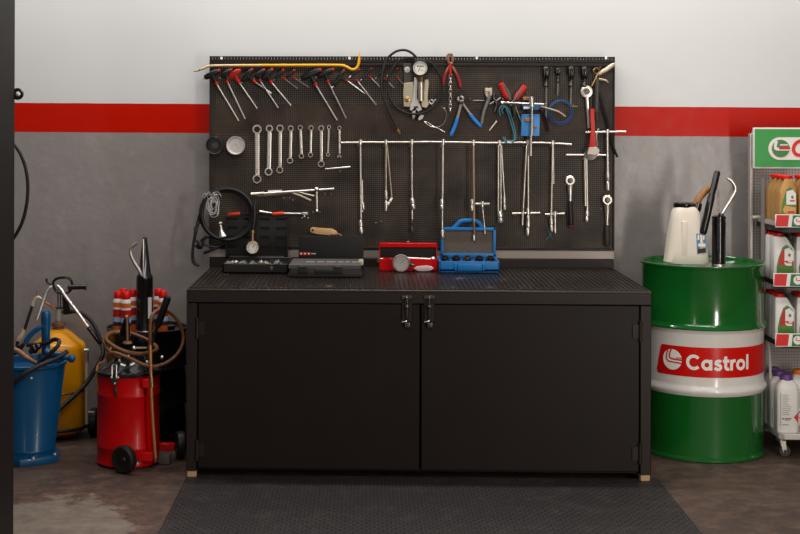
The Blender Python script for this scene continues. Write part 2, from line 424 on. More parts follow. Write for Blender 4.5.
for side, x0, x1 in ((0, XL+.05, xm-.003), (1, xm+.003, XR-.05)):
    b = B(); b.mm((x0, YF+.004, zd0), (x1, YF+.026, zd1), .003)
    door = part('door', b, bench_paint, bench)
    hx = x0 if side == 0 else x1
    for z in (P(0, 327, YF).z, P(0, 448, YF).z):
        b = B(); b.cyl((hx+(-.003 if side == 0 else .003), YF-.004, z-.045), (hx+(-.003 if side == 0 else .003), YF-.004, z+.045), .0075, n=10)
        b.mm((hx-.03, YF-.0025, z-.03), (hx+.03, YF+.006, z+.03)); part('hinge', b, frame_paint, door)
    px = 407 if side == 0 else 429.5
    q = lambda x, y, d=.01: P(x, y, YF-d)
    b = B(); b.box(q(px, 312, .002), (.045, .006, .085), None, .002); part('hasp_plate', b, frame_paint, door)
    b = B(); b.tube(cr([q(px, 296, .004), q(px, 299, .018), q(px, 304, .02), q(px, 309, .02), q(px, 317, .018), q(px-.3, 320, .012)], 4), .0034, 8)
    b.ball(q(px, 307, .018), .0095, (1, 1, 1.15)); b.box(q(px, 297.5, .004), (.05, .008, .016), None, .002)
    part('hasp_bolt', b, darksteel, door, 'small worn steel sliding bolt')
    b = B(); b.tube(cr([q(px-5, 322, .01), q(px-2, 321.6, .014), q(px, 321, .014)], 4), .0036, 8); part('bolt_handle', b, chrome, door, 'short bright steel lever')
    b = B(); b.box(q(px+.3, 325, .008), (.022, .012, .022), None, .004, 2); part('padlock', b, darksteel, door)

# ribbed rubber covering on the bench
b = B(); n = 92; yb0, yb1 = YF+.004, YB-.036
b.mm((XL+.01, yb0, ZT), (XR-.01, yb1, ZT+.003))
for i in range(n):
    x = XL+.016+(XR-XL-.032)*i/(n-1)
    b.mm((x-.0032, yb0+.003, ZT+.001), (x+.0032, yb1-.003, ZT+.0075), .002)
solo('bench_mat', 'ribbed black rubber mat covering the workbench top', 'mat', b, rubber_top)
ZS = ZT+.0075       # surface things stand on

# ------------------------------------------------------------------ pegboard
pl, pr = T(209.5, 150).x, T(614.3, 150).x
zp0, zp1 = T(412, 248.5).z, T(412, 59.5).z
peg = E('pegboard', 'black perforated tool board on the wall above the workbench', 'pegboard', ((pl+pr)/2, YBD, zp0))
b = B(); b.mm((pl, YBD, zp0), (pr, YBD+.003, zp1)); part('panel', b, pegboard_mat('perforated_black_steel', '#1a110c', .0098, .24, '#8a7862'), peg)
for x in (pl, pr-.02):
    b = B(); b.mm((x, YB+.002, ZT-.2), (x+.02, YW-.001, zp1-.01)); part('upright', b, frame_paint, peg)
b = B(); b.mm((pl, YBD+.003, zp1-.012), (pr, YW-.001, zp1-.002)); part('light_block_flange', b, frame_paint, peg)  # added flange, keeps light off the wall behind the panel
b = B(); b.mm((pl, YBD-.012, zp0-.004), (pr, YBD+.003, zp0+.008), .002); b.mm((pl, YBD-.014, T(412, 66).z), (pr, YBD, T(412, 63).z), .002)
b.mm((pr-.006, YBD-.012, zp0), (pr, YBD, zp1)); b.mm((pl, YBD-.008, zp0), (pl+.004, YBD, zp1))
part('rim', b, frame_paint, peg)
b = B(); b.mm((pl, YBD, T(412, 257.8).z), (pr, YBD+.004, T(412, 249.8).z)); part('lower_rail', b, M('rail_beige', '#a3968c', .45, .2, .1, 8), peg, 'pale bare strip under the perforated panel')
b = B(); ztop = T(412, 57).z
b.mm((pl, YBD-.012, T(412, 62).z), (pr, YBD-.008, T(412, 60.2).z))
nn = 130
for i in range(nn):
    x = pl+(pr-pl)*(i+.5)/nn; b.mm((x-.0070, YBD-.012, T(412, 60.4).z), (x+.0070, YBD-.008, ztop))
b.mm((pl, YBD-.012, ztop-.003), (pr, YBD-.008, ztop+.002))
part('slotted_edge', b, frame_paint, peg)
for x in (221.5, 349.5, 476.8, 606):
    b = B(); b.box(T(x, 58.2, .012), (.012, .006, .014), None, .002); part('bracket', b, whiteprint, peg, 'small white fixing clip on the top edge')
for i, (x, y) in enumerate([(251.5, 197), (258, 197), (266, 197), (284, 199), (290, 199), (293, 201), (313, 213), (320, 213), (325, 195), (331, 195), (302, 219), (308, 219),
        (358, 147), (384, 147), (410, 147), (441, 147), (470.5, 147), (497, 147), (524, 147), (550, 147), (376, 224), (381, 222.5), (565, 186), (583, 160), (601, 210), (340, 172),
        (549, 72), (560, 72), (574, 72), (582, 72), (600, 68), (236, 138), (216, 138), (573, 107), (470, 100), (503, 100), (447, 56), (548, 217), (515, 217), (480, 206)]):
    e = .03 if x in (441, 470.5, 480) else 0
    b = B(); b.tube([T(x, y, 0), T(x, y, .028+e), T(x, y-1.6, .034+e)], .0022, 6); part('hook', b, steel, peg)
# ------------------------------------------------------------------ tools on the pegboard
GH = 'T-handle hex keys hanging under the bar'
def hexkey(A, Bp, top, tip, label, r=3.0, grip=blackp, thin=False, sr=.95, gripcol=redp):
    d = .024 if not thin else .018
    t = E('hex_key', label, 'hex key', T(top[0], top[1], d), GH)
    a, e = T(*A, d), T(*Bp, d); m = a.lerp(e, .5); tp, ti = T(*top, d), T(*tip, .012)
    b = B(); rr = r*U
    if thin: b.tube(cr([a, m, e], 4), [rr*.7]*9, 8)
    else:
        b.tube([a.lerp(e, k) for k in (0, .06, .2, .5, .8, .94, 1)], [rr*.55, rr*.85, rr, rr*1.05, rr, rr*.85, rr*.55], 10, flat=.75)
        b.tube([m, m.lerp(tp, .55), tp], [rr*.95, rr*.8, rr*.62], 10, flat=.75)
    part('grip', b, grip, t)
    dv = (ti-tp).normalized()
    b = B(); b.cyl(tp-dv*.004, tp+dv*.011, rr*.8, rr*.6, 10); part('collar', b, gripcol, t)
    b = B(); b.cyl(e-(e-a).normalized()*.002, e+(e-a).normalized()*.007, rr*.62, rr*.5, 8); part('end_collar', b, gripcol, t)
    b = B(); b.cyl(tp, ti, sr*U, sr*U*.95, 6); part('shaft', b, chrome, t)
    b = B(); dd = (a-e).normalized(); b.cyl(a, a+dd*.012, sr*U*.9, sr*U*.8, 6); part('stub', b, chrome, t)
    return t
hexkey((204.5, 78), (219, 70.5), (216, 83), (238.6, 121), 'long black gripped hex key nearest the bar\'s pale tip')
hexkey((221, 77), (231, 69.8), (226.8, 81), (245, 119), 'long hex key with black T grip touching the red gripped one', 2.6)
hexkey((229, 77.5), (239.6, 70.5), (238, 81), (257, 108.6), 'hex key with a bright red T grip', 3.0, redp, gripcol=redp)
hexkey((242, 82), (252, 69.5), (253.6, 81), (271.6, 93.4), 'short shafted black T hex key second to the right of the red gripped one', 2.5)
hexkey((255, 78), (264, 69.8), (259.6, 80), (278, 108), 'black T hex key whose shaft crosses a shorter shaft', 2.5)
hexkey((262, 80), (272, 69.5), (270.4, 81.4), (291, 105.8), 'black T hex key just left of the two smallest thin ones', 2.8)
hexkey((275, 79), (283, 70.5), (283.4, 78), (297.4, 88.6), 'thin small hex key, first of the two smallest under the bar middle', 2.4, thin=True, sr=.7)
hexkey((286, 78), (294, 70.5), (294, 78), (309, 87.4), 'thin small hex key, second of the two smallest under the bar middle', 2.4, thin=True, sr=.7)
hexkey((301, 79), (320, 70), (315, 84), (337, 120.6), 'largest black T hex key with a long shaft, under the yellow end of the bar', 3.2, sr=1.1)
hexkey((317, 77), (333, 69.5), (327.6, 80.6), (346, 118.4), 'black T hex key next to the largest one, nearer the hooked bar end', 2.8)
hexkey((333.5, 86), (344, 70.5), (346, 80), (365, 94), 'black and red hex key right beneath the bend of the yellow bar', 2.0, gripcol=redp)
hexkey((351, 76), (359, 70), (356.5, 80), (376, 105), 'slim hex key beneath the hooked tip of the yellow bar', 1.8, thin=True)
hexkey((362, 79), (371, 69), (370, 77), (381, 88), 'small thin hex key between the hooked bar and the gauge hose', 1.5, thin=True, sr=.65)
hexkey((377, 77), (384, 68), (385, 79), (394, 88), 'small thin hex key partly behind the left bow of the gauge hose', 1.5, thin=True, sr=.65)
hexkey((389, 75), (397, 69), (397, 77), (403, 84), 'small thin hex key inside the hose loop beside the steel plate', 1.5, thin=True, sr=.65)

t = E('pry_bar', 'long yellow and bare metal bar with hooked end along the board top', 'pry bar', T(280, 66, .045))
b = B(); b.tube(cr([T(194.5, 71, .03), T(198, 70.5, .035), T(204, 68.3, .045), T(211, 65.8, .048), T(236, 65.4, .048)], 5), [.0015]+[.0045]*3+[.0062]*17, 10)
tp = part('bare_end', b, M('bar_bare_metal', '#d0b48c', .4, .3, .15, 40), t, 'bare pale metal end')
b = B(); b.tube([T(193.6, 71.3, .03), T(195.5, 71, .0312), T(200, 69.8, .04), T(204.6, 68.1, .0455)], [.002, .0042, .0052, .0056], 10); part('chisel_tip', b, darksteel, t, 'dark flattened tip')
b = B(); b.tube([T(236, 65.4, .048), T(264, 65.3, .048)], .0066, 10); part('worn_paint_length', b, M('bar_worn_paint', '#d8ad64', .42, .1, .15, 40), t, 'length with worn off paint')
b = B(); b.tube(cr([T(262, 65.3, .048), T(300, 65.2, .048), T(338, 65.2, .048), T(346, 66.6, .048), T(351.5, 69.4, .048), T(356, 68.5, .048), T(358.5, 64, .048), T(359.3, 57, .048), T(359.4, 51, .048)], 5), [.007]*34+[.006, .005, .004, .003, .002, .0016, .0014], 10)
part('painted_bar', b, barpaint, t)

for x, y, r, mat, lab in ((215.3, 145.2, 9.2, gloss_black, 'black cup shaped oil filter socket on the board edge'), (236.3, 145.4, 9.4, chrome, 'silver cup shaped oil filter socket beside the black one')):
    t = E('oil_filter_socket', lab, 'socket', T(x, y, .02), 'oil filter sockets')
    c = T(x, y, .0); R = r*U
    b = B(); b.lathe([(R*.55, 0), (R*.98, .004), (R, .034), (R*.97, .04), (R*.9, .04), (R*.86, .03), (R*.8, .012), (0, .012)], c, (0, -1, 0), 28); part('cup', b, mat, t)
    b = B(); b.lathe([(R*.34, .012), (R*.34, .024), (R*.2, .024), (R*.2, .014)], c, (0, -1, 0), 20); part('drive_hub', b, mat if mat is chrome else darksteel, t)
    if mat is gloss_black:
        b = B(); b.torus(c+V((0, -.04, 0)), R*.93, .0022, (0, 1, 0), 28, 6); part('rim', b, darksteel, t)

GS = 'ring spanners in a row'
def spanner(x0, y0, x1, y1, r0, r1, w, label, mat=steel, openend=False):
    d = .012; t = E('ring_spanner', label, 'spanner', T(x0, y0, d), GS)
    p, q = T(x0, y0, d), T(x1, y1, d); u = (q-p).normalized(); n = V((-u.z, 0, u.x))
    for (c, r, nm) in ((p, r0, 'ring_end'), (q, r1, 'ring_end')):
        if openend and c is q:
            b = B(); k = [(-.3, -.2), (-.95, .2), (-1.0, .95), (-.5, 1.3), (-.42, .45), (.42, .45), (.5, 1.3), (1.0, .95), (.95, .2), (.3, -.2)]
            b.prism([q+n*(a*r*U)+u*(e*r*U)+V((0, -.003, 0)) for a, e in k], (0, .006, 0)); part('open_jaw', b, mat, t); continue
        b = B(); b.annulus(c, r*U, r*U*.66, .011, (0, 1, 0), 22); part(nm, b, mat, t)
    b = B(); a, e = p+u*(r0*U*.8), q-u*(r1*U*.8); W = w*U
    b.loft([[c+n*s*W*.5*k+V((0, yy, 0)) for s, yy in ((-1, .0028), (-.7, .004), (.7, .004), (1, .0028), (1, -.0028), (.7, -.004), (-.7, -.004), (-1, -.0028))] for c, k in ((a, .85), (a.lerp(e, .06), 1), (a.lerp(e, .94), .95), (e, .8))])
    part('shank', b, mat, t)
    b = B(); b.loft([[a.lerp(e, k)+n*s*W*.18+V((0, yy, 0)) for s, yy in ((-1, -.0038), (1, -.0038), (1, -.0046), (-1, -.0046))] for k in (.15, .85)]); part('shank_rib', b, chrome, t)
sp = [(257, 129.4, 257, 179, 4.7, 4.6, 4.6), (269.4, 128.6, 268.6, 171.6, 3.7, 4.1, 4.2), (280, 128.4, 279.8, 170, 3.8, 3.6, 3.6), (290.8, 128.4, 290, 160.6, 3.0, 3.2, 3.2), (300.2, 127.6, 301.4, 156, 2.7, 2.7, 3.0),
      (311, 128, 310.4, 154.8, 2.7, 2.6, 2.6), (321.2, 128.4, 321.2, 164, 3.1, 3.5, 3.2), (329, 127.2, 328, 154.4, 2.0, 2.1, 2.0), (339.4, 128, 339.4, 155.4, 2.1, 2.0, 2.2)]
sl = ['largest ring spanner, first of the row beside the silver filter socket', 'ring spanner with a rust brown neck, second of the row', 'long ring spanner third of the row, right of the rusty necked one',
      'medium ring spanner fourth of the row, hanging shorter than the third', 'slightly tilted dark headed ring spanner fifth of the row', 'slim ring spanner sixth of the row', 'ring spanner seventh of the row, longer than its neighbours',
      'very thin small ring spanner eighth of the row', 'small thin spanner with an open jaw, last of the row']
for i, (s, l) in enumerate(zip(sp, sl)): spanner(*s, l, [steel, chrome, steel, steel, steel, rust if i == 5 else steel][i % 6] if i != 5 else steel, i == 8)

# small bar and pullers below the spanners
t = E('breaker_pin', 'short silver bar with a knuckle below the last spanners', 'tool', T(338, 168, .015))
b = B(); b.cyl(T(325, 169.2, .015), T(341, 167.8, .015), .0048, n=10); part('shaft', b, steel, t)
b = B(); b.cyl(T(341, 167.8, .015), T(350.5, 167, .015), .0065, .0055, 10); part('knuckle', b, chrome, t)
t = E('gear_puller', 'silver two arm puller hung level below the spanners', 'puller', T(290, 192, .03))
b = B(); b.cyl(T(252, 194.2, .03), T(334, 188.8, .03), .0062, .0062, 12); part('spindle', b, chrome, t)
b = B(); b.cyl(T(251, 194.5, .03), T(264, 193.2, .03), .011, .009, 10); b.cyl(T(268, 192, .024), T(282, 191.6, .024), .0105, n=8); part('spindle_nut', b, steel, t)
b = B(); b.tube([T(255, 196, .02), T(275, 194.5, .02), T(293, 192, .02)], [.0065, .007, .0065], 8); part('arm', b, steel, t)
b = B(); b.tube([T(290, 192.4, .014), T(300, 195.5, .014), T(311, 200.5, .014)], [.005, .0055, .006], 8); part('arm', b, creamy, t)
b = B(); b.tube([T(296, 191.4, .03), T(314, 196, .022)], [.0045, .005], 8); part('arm', b, steel, t)
b = B(); b.cyl(T(316.6, 188, .034), T(317, 210.5, .034), .0056, .0056, 10); b.ball(T(316.6, 189.3, .034), .0125); b.ball(T(317, 211, .034), .0085); part('cross_handle', b, chrome, t)
t = E('torque_wrench', 'thin ratchet bar with two orange red sleeves behind the hose coil', 'wrench', T(268, 214, .03))
b = B(); b.cyl(T(239, 213.7, .02), T(262, 212.8, .02), .0036, n=8); part('rod', b, blackp, t)
for x0, x1, y in ((227.5, 240, 214), (272, 284, 213.6)):
    b = B(); b.tube([T(x0, y+.4, .02), T(x0+.8, y+.3, .02), T(x1-.8, y-.4, .02), T(x1, y-.5, .02)], [.006, .0085, .0085, .006], 10); part('sleeve', b, M('orange_red_sleeve', '#d2401f', .45), t, 'orange red sleeve')
b = B(); b.cyl(T(259.5, 211.4, .02), T(268, 212.6, .02), .007, .006, 10); b.cyl(T(268, 212.6, .02), T(272, 213, .02), .0045, n=10); b.cyl(T(284, 213.4, .02), T(305, 213.6, .02), .0048, n=10); part('shaft', b, chrome, t)
b = B(); b.cyl(T(304, 212.2, .02), T(304.3, 217, .02), .007, n=10); b.box(T(305, 213.6, .02), (.035, .014, .016), None, .003); part('head', b, steel, t)

# T-handle socket wrenches hung in a line
GT = 'T-handle socket wrenches in a line'
def twrench(hx0, hx1, hy0, hy1, x, rods, label, mat=steel, d=.03, extra=None):
    t = E('socket_wrench', label, 'wrench', T(x, hy0, d), GT)
    b = B(); b.cyl(T(hx0, hy0, d), T(hx1, hy1, d), .0062, n=10); part('cross_handle', b, steel, t)
    hy = hy0+(hy1-hy0)*((x-hx0)/(hx1-hx0))
    b = B(); b.cyl(T(x, hy-2.8, d), T(x, hy+2.6, d), .0092, .0088, 12); part('handle_boss', b, chrome, t)
    for (x0, y0, x1, y1, r, m2) in rods:
        b = B(); b.cyl(T(x0, y0, d-.004), T(x1, y1, d-.006), r*U, n=10); part('shaft', b, m2 or mat, t)
    for (x0, y0, x1, y1, r, m2) in (extra or []):
        b = B(); p, q = T(x0, y0, d-.004), T(x1, y1, d-.004)
        b.tube([p, p.lerp(q, .15), p.lerp(q, .45), p.lerp(q, .5), p.lerp(q, .58), p.lerp(q, .9), q], [r*U*.7, r*U, r*U, r*U*.62, r*U*.95, r*U, r*U*.8], 12)
        part('socket', b, m2 or chrome, t)
    return t
twrench(341, 374, 142.8, 142.2, 360.4, [(360.4, 144, 361, 222, 1.25, None), (362.2, 180, 362.6, 212, .9, chrome)], 'socket wrench with doubled shaft, first of the hanging line beside the spanners', extra=[(362.6, 202, 363.6, 210, 1.7, None), (360.5, 220, 361.5, 234, 2.2, None)])
twrench(374.5, 400, 142.4, 142.2, 386, [(386, 144, 386, 204, 1.2, None), (387, 145, 392, 199, .9, None)], 'socket wrench with a slanting jointed rod, second of the hanging line', M('steel_brownish', '#b09e8e', .36, .8, .2, 50), extra=[(392.2, 198, 387, 206, 1.6, None), (386, 190, 386, 211, 1.7, None)])
twrench(399.5, 430, 142.3, 142.0, 411.8, [(411.8, 144, 412.2, 226, 1.15, None)], 'socket wrench with a thick mid joint, third of the hanging line', extra=[(412, 198, 413.6, 209.5, 2.5, None), (412, 219, 412, 233, 1.4, darksteel)])
twrench(430, 457, 142.0, 142.4, 443, [(443, 144, 442.2, 230, 1.25, None)], 'straight socket wrench ending at the blue case, fourth of the hanging line', d=.062, extra=[(442, 199, 442, 210, 2.0, None), (442.4, 230, 442.6, 238, 2.0, None)])
twrench(452, 488, 142.2, 143, 473.5, [(473.5, 144, 474, 226, 1.2, None), (474, 222, 474.6, 240, .95, rust)], 'brown tinted socket wrench crossing the blue case lid, fifth of the hanging line', M('steel_brown', '#a58c78', .38, .75, .2, 50), d=.066, extra=[(472, 199, 472, 211, 1.5, None), (474, 235, 474.2, 241, 1.2, None)])
twrench(486, 515, 143, 142.6, 499.6, [(498.4, 144, 498.2, 214, 1.0, None), (500.6, 144, 501, 213, 1.0, None), (501.5, 145, 504.5, 200, .8, chrome)], 'socket wrench with three close shafts, sixth of the hanging line', extra=[(504.3, 197, 504.8, 210, 1.5, None), (500, 211, 500.6, 223, 3.0, None)])
twrench(513, 543, 142.6, 142.8, 528, [(526.6, 144, 522.4, 225, 1.05, None), (528.4, 144, 528.2, 212, 1.1, None)], 'socket wrench with two spreading shafts, seventh of the hanging line', extra=[(528, 208, 528.4, 222, 1.6, None), (528.6, 220, 527.6, 236, 1.9, None)])
twrench(541, 571.5, 142.7, 144.4, 552.6, [(552.6, 144, 551.2, 222, 1.1, None), (553.2, 145, 553.8, 184, .9, None)], 'socket wrench with one long and one short shaft, last of the hanging line', extra=[(551.2, 218, 551.8, 232, 1.8, None)])
twrench(512, 540, 213.6, 213, 528.6, [(528.6, 213, 528.4, 217, .8, None)], 'small loose cross bar hung low behind the spreading shafts', d=.016)
twrench(545, 564.5, 214.4, 213.6, 555, [(555, 214, 555.2, 233, 1.2, chrome)], 'tiny T wrench hung low beside the last long wrench', d=.018)
twrench(475.5, 489.4, 204, 204, 482.3, [(482.3, 204, 485, 234, .85, None)], 'small T wrench in front of the blue case lid', d=.06)
twrench(566, 606, 155, 155.2, 585.6, [(584.6, 158, 585.4, 206, 1.1, None), (586.6, 158, 587.4, 214, 1.1, chrome)], 'T wrench with two shafts below the red pipe wrench', d=.026, extra=[(587.5, 211, 586.6, 222, 2.0, None)])
twrench(585.6, 626, 132.4, 131.5, 607.4, [(607.4, 132, 607.8, 178, 1.35, None)], 'large T wrench sticking out past the right edge of the board', chrome, d=.036, extra=[(607.8, 172, 608, 190.5, 1.9, None)])

# ratchets
def ratchet(hx, hy, r, sx, sy, g0, g1, label, gm, tipm, metal):
    t = E('ratchet', label, 'ratchet', T(hx, hy, .02))
    b = B(); c = T(hx, hy, .018)
    b.lathe([(0, -.011), (r*U*.8, -.011), (r*U, -.007), (r*U, .007), (r*U*.8, .011), (r*U*.55, .011), (r*U*.5, .007), (0, .007)], c, (0, -1, 0), 22)
    part('head', b, metal, t)
    b = B(); b.lathe([(0, .009), (r*U*.62, .009), (r*U*.6, .012), (r*U*.3, .013), (r*U*.26, .018), (0, .018)], c, (0, -1, 0), 16); part('selector', b, darksteel, t)
    b = B(); b.tube([T(hx, hy+r*.8, .018), T(sx, sy-4, .018), T(sx, sy, .018)], [r*U*.6, .0075, .0085], 10); part('neck', b, metal, t)
    b = B(); p, q = T(sx, sy, .018), T(g1[0], g1[1], .02)
    b.tube([p.lerp(q, k) for k in (0, .05, .3, .6, .85, .97, 1)], [.008, .0105, .0125, .014, .0135, .012, .008], 12); part('handle', b, gm, t)
    if tipm: b = B(); b.ball(q, .0115, (1, .9, .8)); part('end_cap', b, tipm, t, 'dark pink end cap')
ratchet(570, 180.5, 5.0, 570.3, 201, 0, (570.8, 226), 'chrome ratchet with black handle and dark pink end hung near the board\'s lower right', blackp, magenta, chrome)
ratchet(607.2, 200, 5.2, 607.2, 225, 0, (607.2, 246), 'ratchet with dark handle hung lowest at the board\'s right edge', M('dark_brown_grip', '#33271f', .45), None, steel)

# pressure gauge on a long hose
t = E('pressure_gauge', 'white faced pressure gauge on a looped black hose over the board top', 'gauge', T(420, 68, .07))
h = cr([T(416, 57, .06), T(411, 52.5, .062), T(404, 50, .06), T(395, 52, .055), T(386.5, 60, .05), T(382, 74, .05), T(381.5, 90, .05), T(386, 104, .05), T(392, 117, .045), T(397.5, 129, .04)], 7)
h2 = cr([T(418, 61, .05), T(410, 58.5, .045), T(398, 62, .04), T(389.5, 74, .038), T(388, 88, .036), T(391.5, 101, .034), T(400, 110, .034), T(413, 114, .034), T(427, 111.5, .036), T(438, 102, .04), T(442, 90, .04), T(440.5, 77, .042), T(434, 66, .045), T(428, 61, .05)], 7)
b = B(); b.tube(h, .0062, 8); part('hose', b, rubber, t)
b = B(); b.tube(h2, .0056, 8); part('hose', b, rubber, t)
b = B(); p, q = T(397.3, 128.5, .04), T(399.6, 134, .04); b.tube([p, p.lerp(q, .3), p.lerp(q, .35), q], [.0062, .0062, .0085, .0068], 8); part('hose_fitting', b, brass, t, 'brass end fitting')
g = T(420, 68, .045); R = 8.6*U
b = B(); b.lathe([(R*.9, 0), (R*1.02, .003), (R*1.02, .024), (R*.97, .028), (R*.84, .028), (R*.82, .02), (0, .02)], g, (0, -1, 0), 32); part('case', b, gloss_black, t)
b = B(); b.lathe([(0, .0205), (R*.82, .0205), (R*.82, .0215), (0, .0215)], g, (0, -1, 0), 32); fc = part('dial_face', b, dial, t)
b = B(); fn = lambda x, z: g+V((x*R, -.0222, z*R))
for i in range(25):
    a = math.radians(225-270*i/24); b.ribbon([(math.cos(a)*.62, math.sin(a)*.62), (math.cos(a)*.76, math.sin(a)*.76)], .035, fn)
for i in range(5): b.ribbon([(-.36+.16*i, .2), (-.26+.16*i, .2)], .17, fn)
b.ribbon([(0, 0), (-.22, -.42)], .06, fn); b.ribbon([(0.1, -.3), (.3, -.3)], .06, fn); part('dial_marks', b, ink, fc)
b = B(); b.cyl(T(420.6, 76, .055), T(420.8, 80, .055), .013, .012, 8); b.cyl(T(420.8, 80, .055), T(420.8, 82, .055), .009, n=8); part('stem', b, brass, t)
b = B(); b.cyl(T(420.8, 82, .055), T(421, 101, .055), .0155, .0150, 14); part('sleeve', b, steel, t)
t = E('steel_plate', 'bright steel plate with two round bolts behind the pressure gauge', 'plate', T(407, 85, .012))
b = B(); b.prism([T(x, y, .008) for x, y in ((403.3, 64), (410.6, 63), (412, 74), (411, 82.6), (404, 82.6))], (0, -.008, 0), .001); part('hanging_tab', b, darksteel, t, 'darker upper tab')
b = B(); b.prism([T(x, y, .008) for x, y in ((403.6, 83), (413, 82), (414.4, 90), (413.4, 106), (408, 107), (403.5, 106.5), (403.2, 92))], (0, -.012, 0), .002); part('plate', b, M('bright_warm_plate', '#e3d6b8', .3, .9, .08, 20), t)
for y in (69.7, 99.4):
    b = B(); b.lathe([(.0145, 0), (.0145, .006), (.006, .008), (0, .008)], T(407.2, y, .016), (0, -1, 0), 20); part('bolt', b, dial if y < 80 else brass, t)
def hook_wrench(px, label):
    pass
t = E('adjustable_wrench', 'bright adjustable wrench hung jaw down inside the hose loop', 'wrench', T(415, 100, .02))
b = B(); b.prism([T(x, y, .02) for x, y in ((414, 78), (416.2, 77.4), (417.6, 80), (416.4, 98), (420, 104), (422, 110), (418, 112), (414.5, 106.5), (411.5, 111.5), (409.4, 109.4), (411, 104), (413.4, 98))], (0, -.011, 0), .002); part('handle', b, chrome, t)
b = B(); b.prism([T(x, y, .022) for x, y in ((412, 112), (416, 109.5), (415, 117), (412.8, 119.5))], (0, -.009, 0), .001); part('jaw', b, steel, t)
b = B(); b.cyl(T(414, 107, .033), T(418, 107, .033), .006, n=10); part('knurl', b, darksteel, t)
t = E('adjustable_wrench', 'second steel wrench beside the gauge sleeve, its jaw at the loop bottom', 'wrench', T(425, 100, .018))
b = B(); b.prism([T(x, y, .018) for x, y in ((424.5, 80), (428, 79), (429, 83), (427, 98), (429, 104), (426.5, 108), (422, 107), (421.6, 103), (424, 98))], (0, -.011, 0), .002); part('handle', b, creamy, t)
b = B(); b.prism([T(x, y, .02) for x, y in ((417.5, 118), (421, 114.2), (424, 115), (423, 118.4), (419, 121))], (0, -.01, 0), .002); part('jaw', b, chrome, t)
t = E('hose_clamp', 'small shiny folded clip inside the hose loop\'s right bow', 'clip', T(432, 102, .02))
b = B(); b.torus(T(431.2, 101.5, .012), .009, .0032, (.3, 1, 0), 16, 6); part('band', b, chrome, t)
b = B(); b.box(T(434.2, 101, .014), (.008, .008, .024), Matrix.Rotation(.6, 4, 'Y'), .002); b.box(T(432, 104, .012), (.014, .007, .007), Matrix.Rotation(-.4, 4, 'Y'), .002); part('screw_housing', b, chrome, t)
b = B(); b.tube(cr([T(441, 107, .008), T(444.5, 109, .01), T(446.5, 114, .012), T(444, 123, .012), T(437.5, 127, .012), T(430, 126, .012), T(424, 121.5, .01), T(428, 122.6, .01), T(434, 126.6, .01), T(445, 132, .008)], 6), .0016, 6)
b.box(T(444, 108.4, .01), (.014, .006, .008), None, .002)
solo('lock_wire', 'thin loose wire dangling below the hose loop', 'wire', b, steel)

# red pliers and chain
def pliers(name, label, pivot, head, ends, gm, hm=steel, hw=1.5, gw=2.0, split=.35, bow=1.5, d=.02, group=None):
    t = E(name, label, 'pliers', T(*pivot, d), group); pv = V((pivot[0], pivot[1])); hd = V(head)
    ax = (hd-pv).normalized(); nr = V((-ax.y, ax.x))
    for s, e in zip((1, -1), ends):
        b = B(); st = [pv+nr*s*.9, pv.lerp(hd, .4)+nr*s*2.3, pv.lerp(hd, .75)+nr*s*2.0, hd+nr*s*.5]
        b.tube(cr([T(p.x, p.y, d) for p in st], 4), [hw*U*.9]*4+[hw*U*1.1]*4+[hw*U*.9]*4+[hw*U*.45], 8); part('jaw', b, hm, t)
        ev = V(e); n2 = (ev-pv).normalized(); sd = V((-n2.y, n2.x)); m = pv.lerp(ev, split); bo = sd*(bow*(1 if (sd.dot(nr)*1) * s > 0 else -1))
        c = [pv, m+bo*.8, pv.lerp(ev, .7)+bo, ev]
        cc = cr([T(p.x, p.y, d) for p in c], 5); k = 5
        b = B(); b.tube(cc[:k+2], [hw*U]*(k+2), 8); part('tang', b, hm, t)
        b = B(); gp = cc[k:]; b.tube(gp, [gw*U*.7]+[gw*U]*(len(gp)-2)+[gw*U*.65], 10, flat=.8); part('grip', b, gm, t)
    b = B(); b.lathe([(2.2*U, -.008), (2.2*U, .008), (1.2*U, .012), (0, .012)], T(*pivot, d), (0, -1, 0), 16); part('pivot', b, darksteel, t)
    return t
pliers('pliers', 'pliers with dark red grips hung jaws up over the chain', (450.5, 64.5), (450, 53.5), ((443.2, 86), (460.6, 88)), M('dark_red_grip', '#8e1a1c', .45), rust, 1.5, 1.6, .28, -1.6)
t = E('chain', 'short steel chain hanging between the dark red plier grips', 'chain', T(450.3, 90, .03))
b = B(); b.cyl(T(450.3, 63, .032), T(450.4, 75, .032), .0075, .006, 10); part('hanger', b, redp, t, 'red hanger')
for i in range(10):
    b = B(); y = 76.5+i*3.75
    b.torus(T(450.3, y, .032), .0105, .0032, (1, .15, 0) if i % 2 else (.15, 1, 0), 16, 6, 1, 1)
    for v in b.bm.verts:
        c0 = T(450.3, y, .032); v.co.x = c0.x+(v.co.x-c0.x)*.62
    part('link', b, steel, t)
pliers('pliers', 'pliers with long splayed blue grips right of the chain', (461.5, 102), (459.5, 96.5), ((450.8, 136), (481.4, 127.2)), bluegrip, steel, 1.5, 1.8, .42, 1.0)
t = E('clamp_tool', 'grey cast clamp tool hung right of the blue gripped pliers', 'clamp', T(487, 105, .02))
b = B(); b.tube(cr([T(489, 92, .02), T(488.6, 99, .022), T(486, 106, .022), T(483.4, 114, .02), T(481.8, 124, .02)], 5), [.0105]*6+[.0085]*10+[.0075]*5, 10); part('arm', b, M('cast_grey', '#77706b', .45, .4), t)
b = B(); b.prism([T(x, y, .028) for x, y in ((485, 88), (492, 88), (492.3, 94), (490, 97.5), (486.5, 97), (485, 93))], (0, .016, 0), .002); part('jaw', b, creamy, t)
b = B(); b.box(T(487.6, 91, .03), (.02, .006, .006), None, .001); b.cyl(T(473, 100.4, .016), T(484, 100.6, .016), .003, n=8); part('pin', b, steel, t)
t = E('locking_pliers', 'dark locking pliers next to the grey clamp tool', 'pliers', T(496, 100, .016))
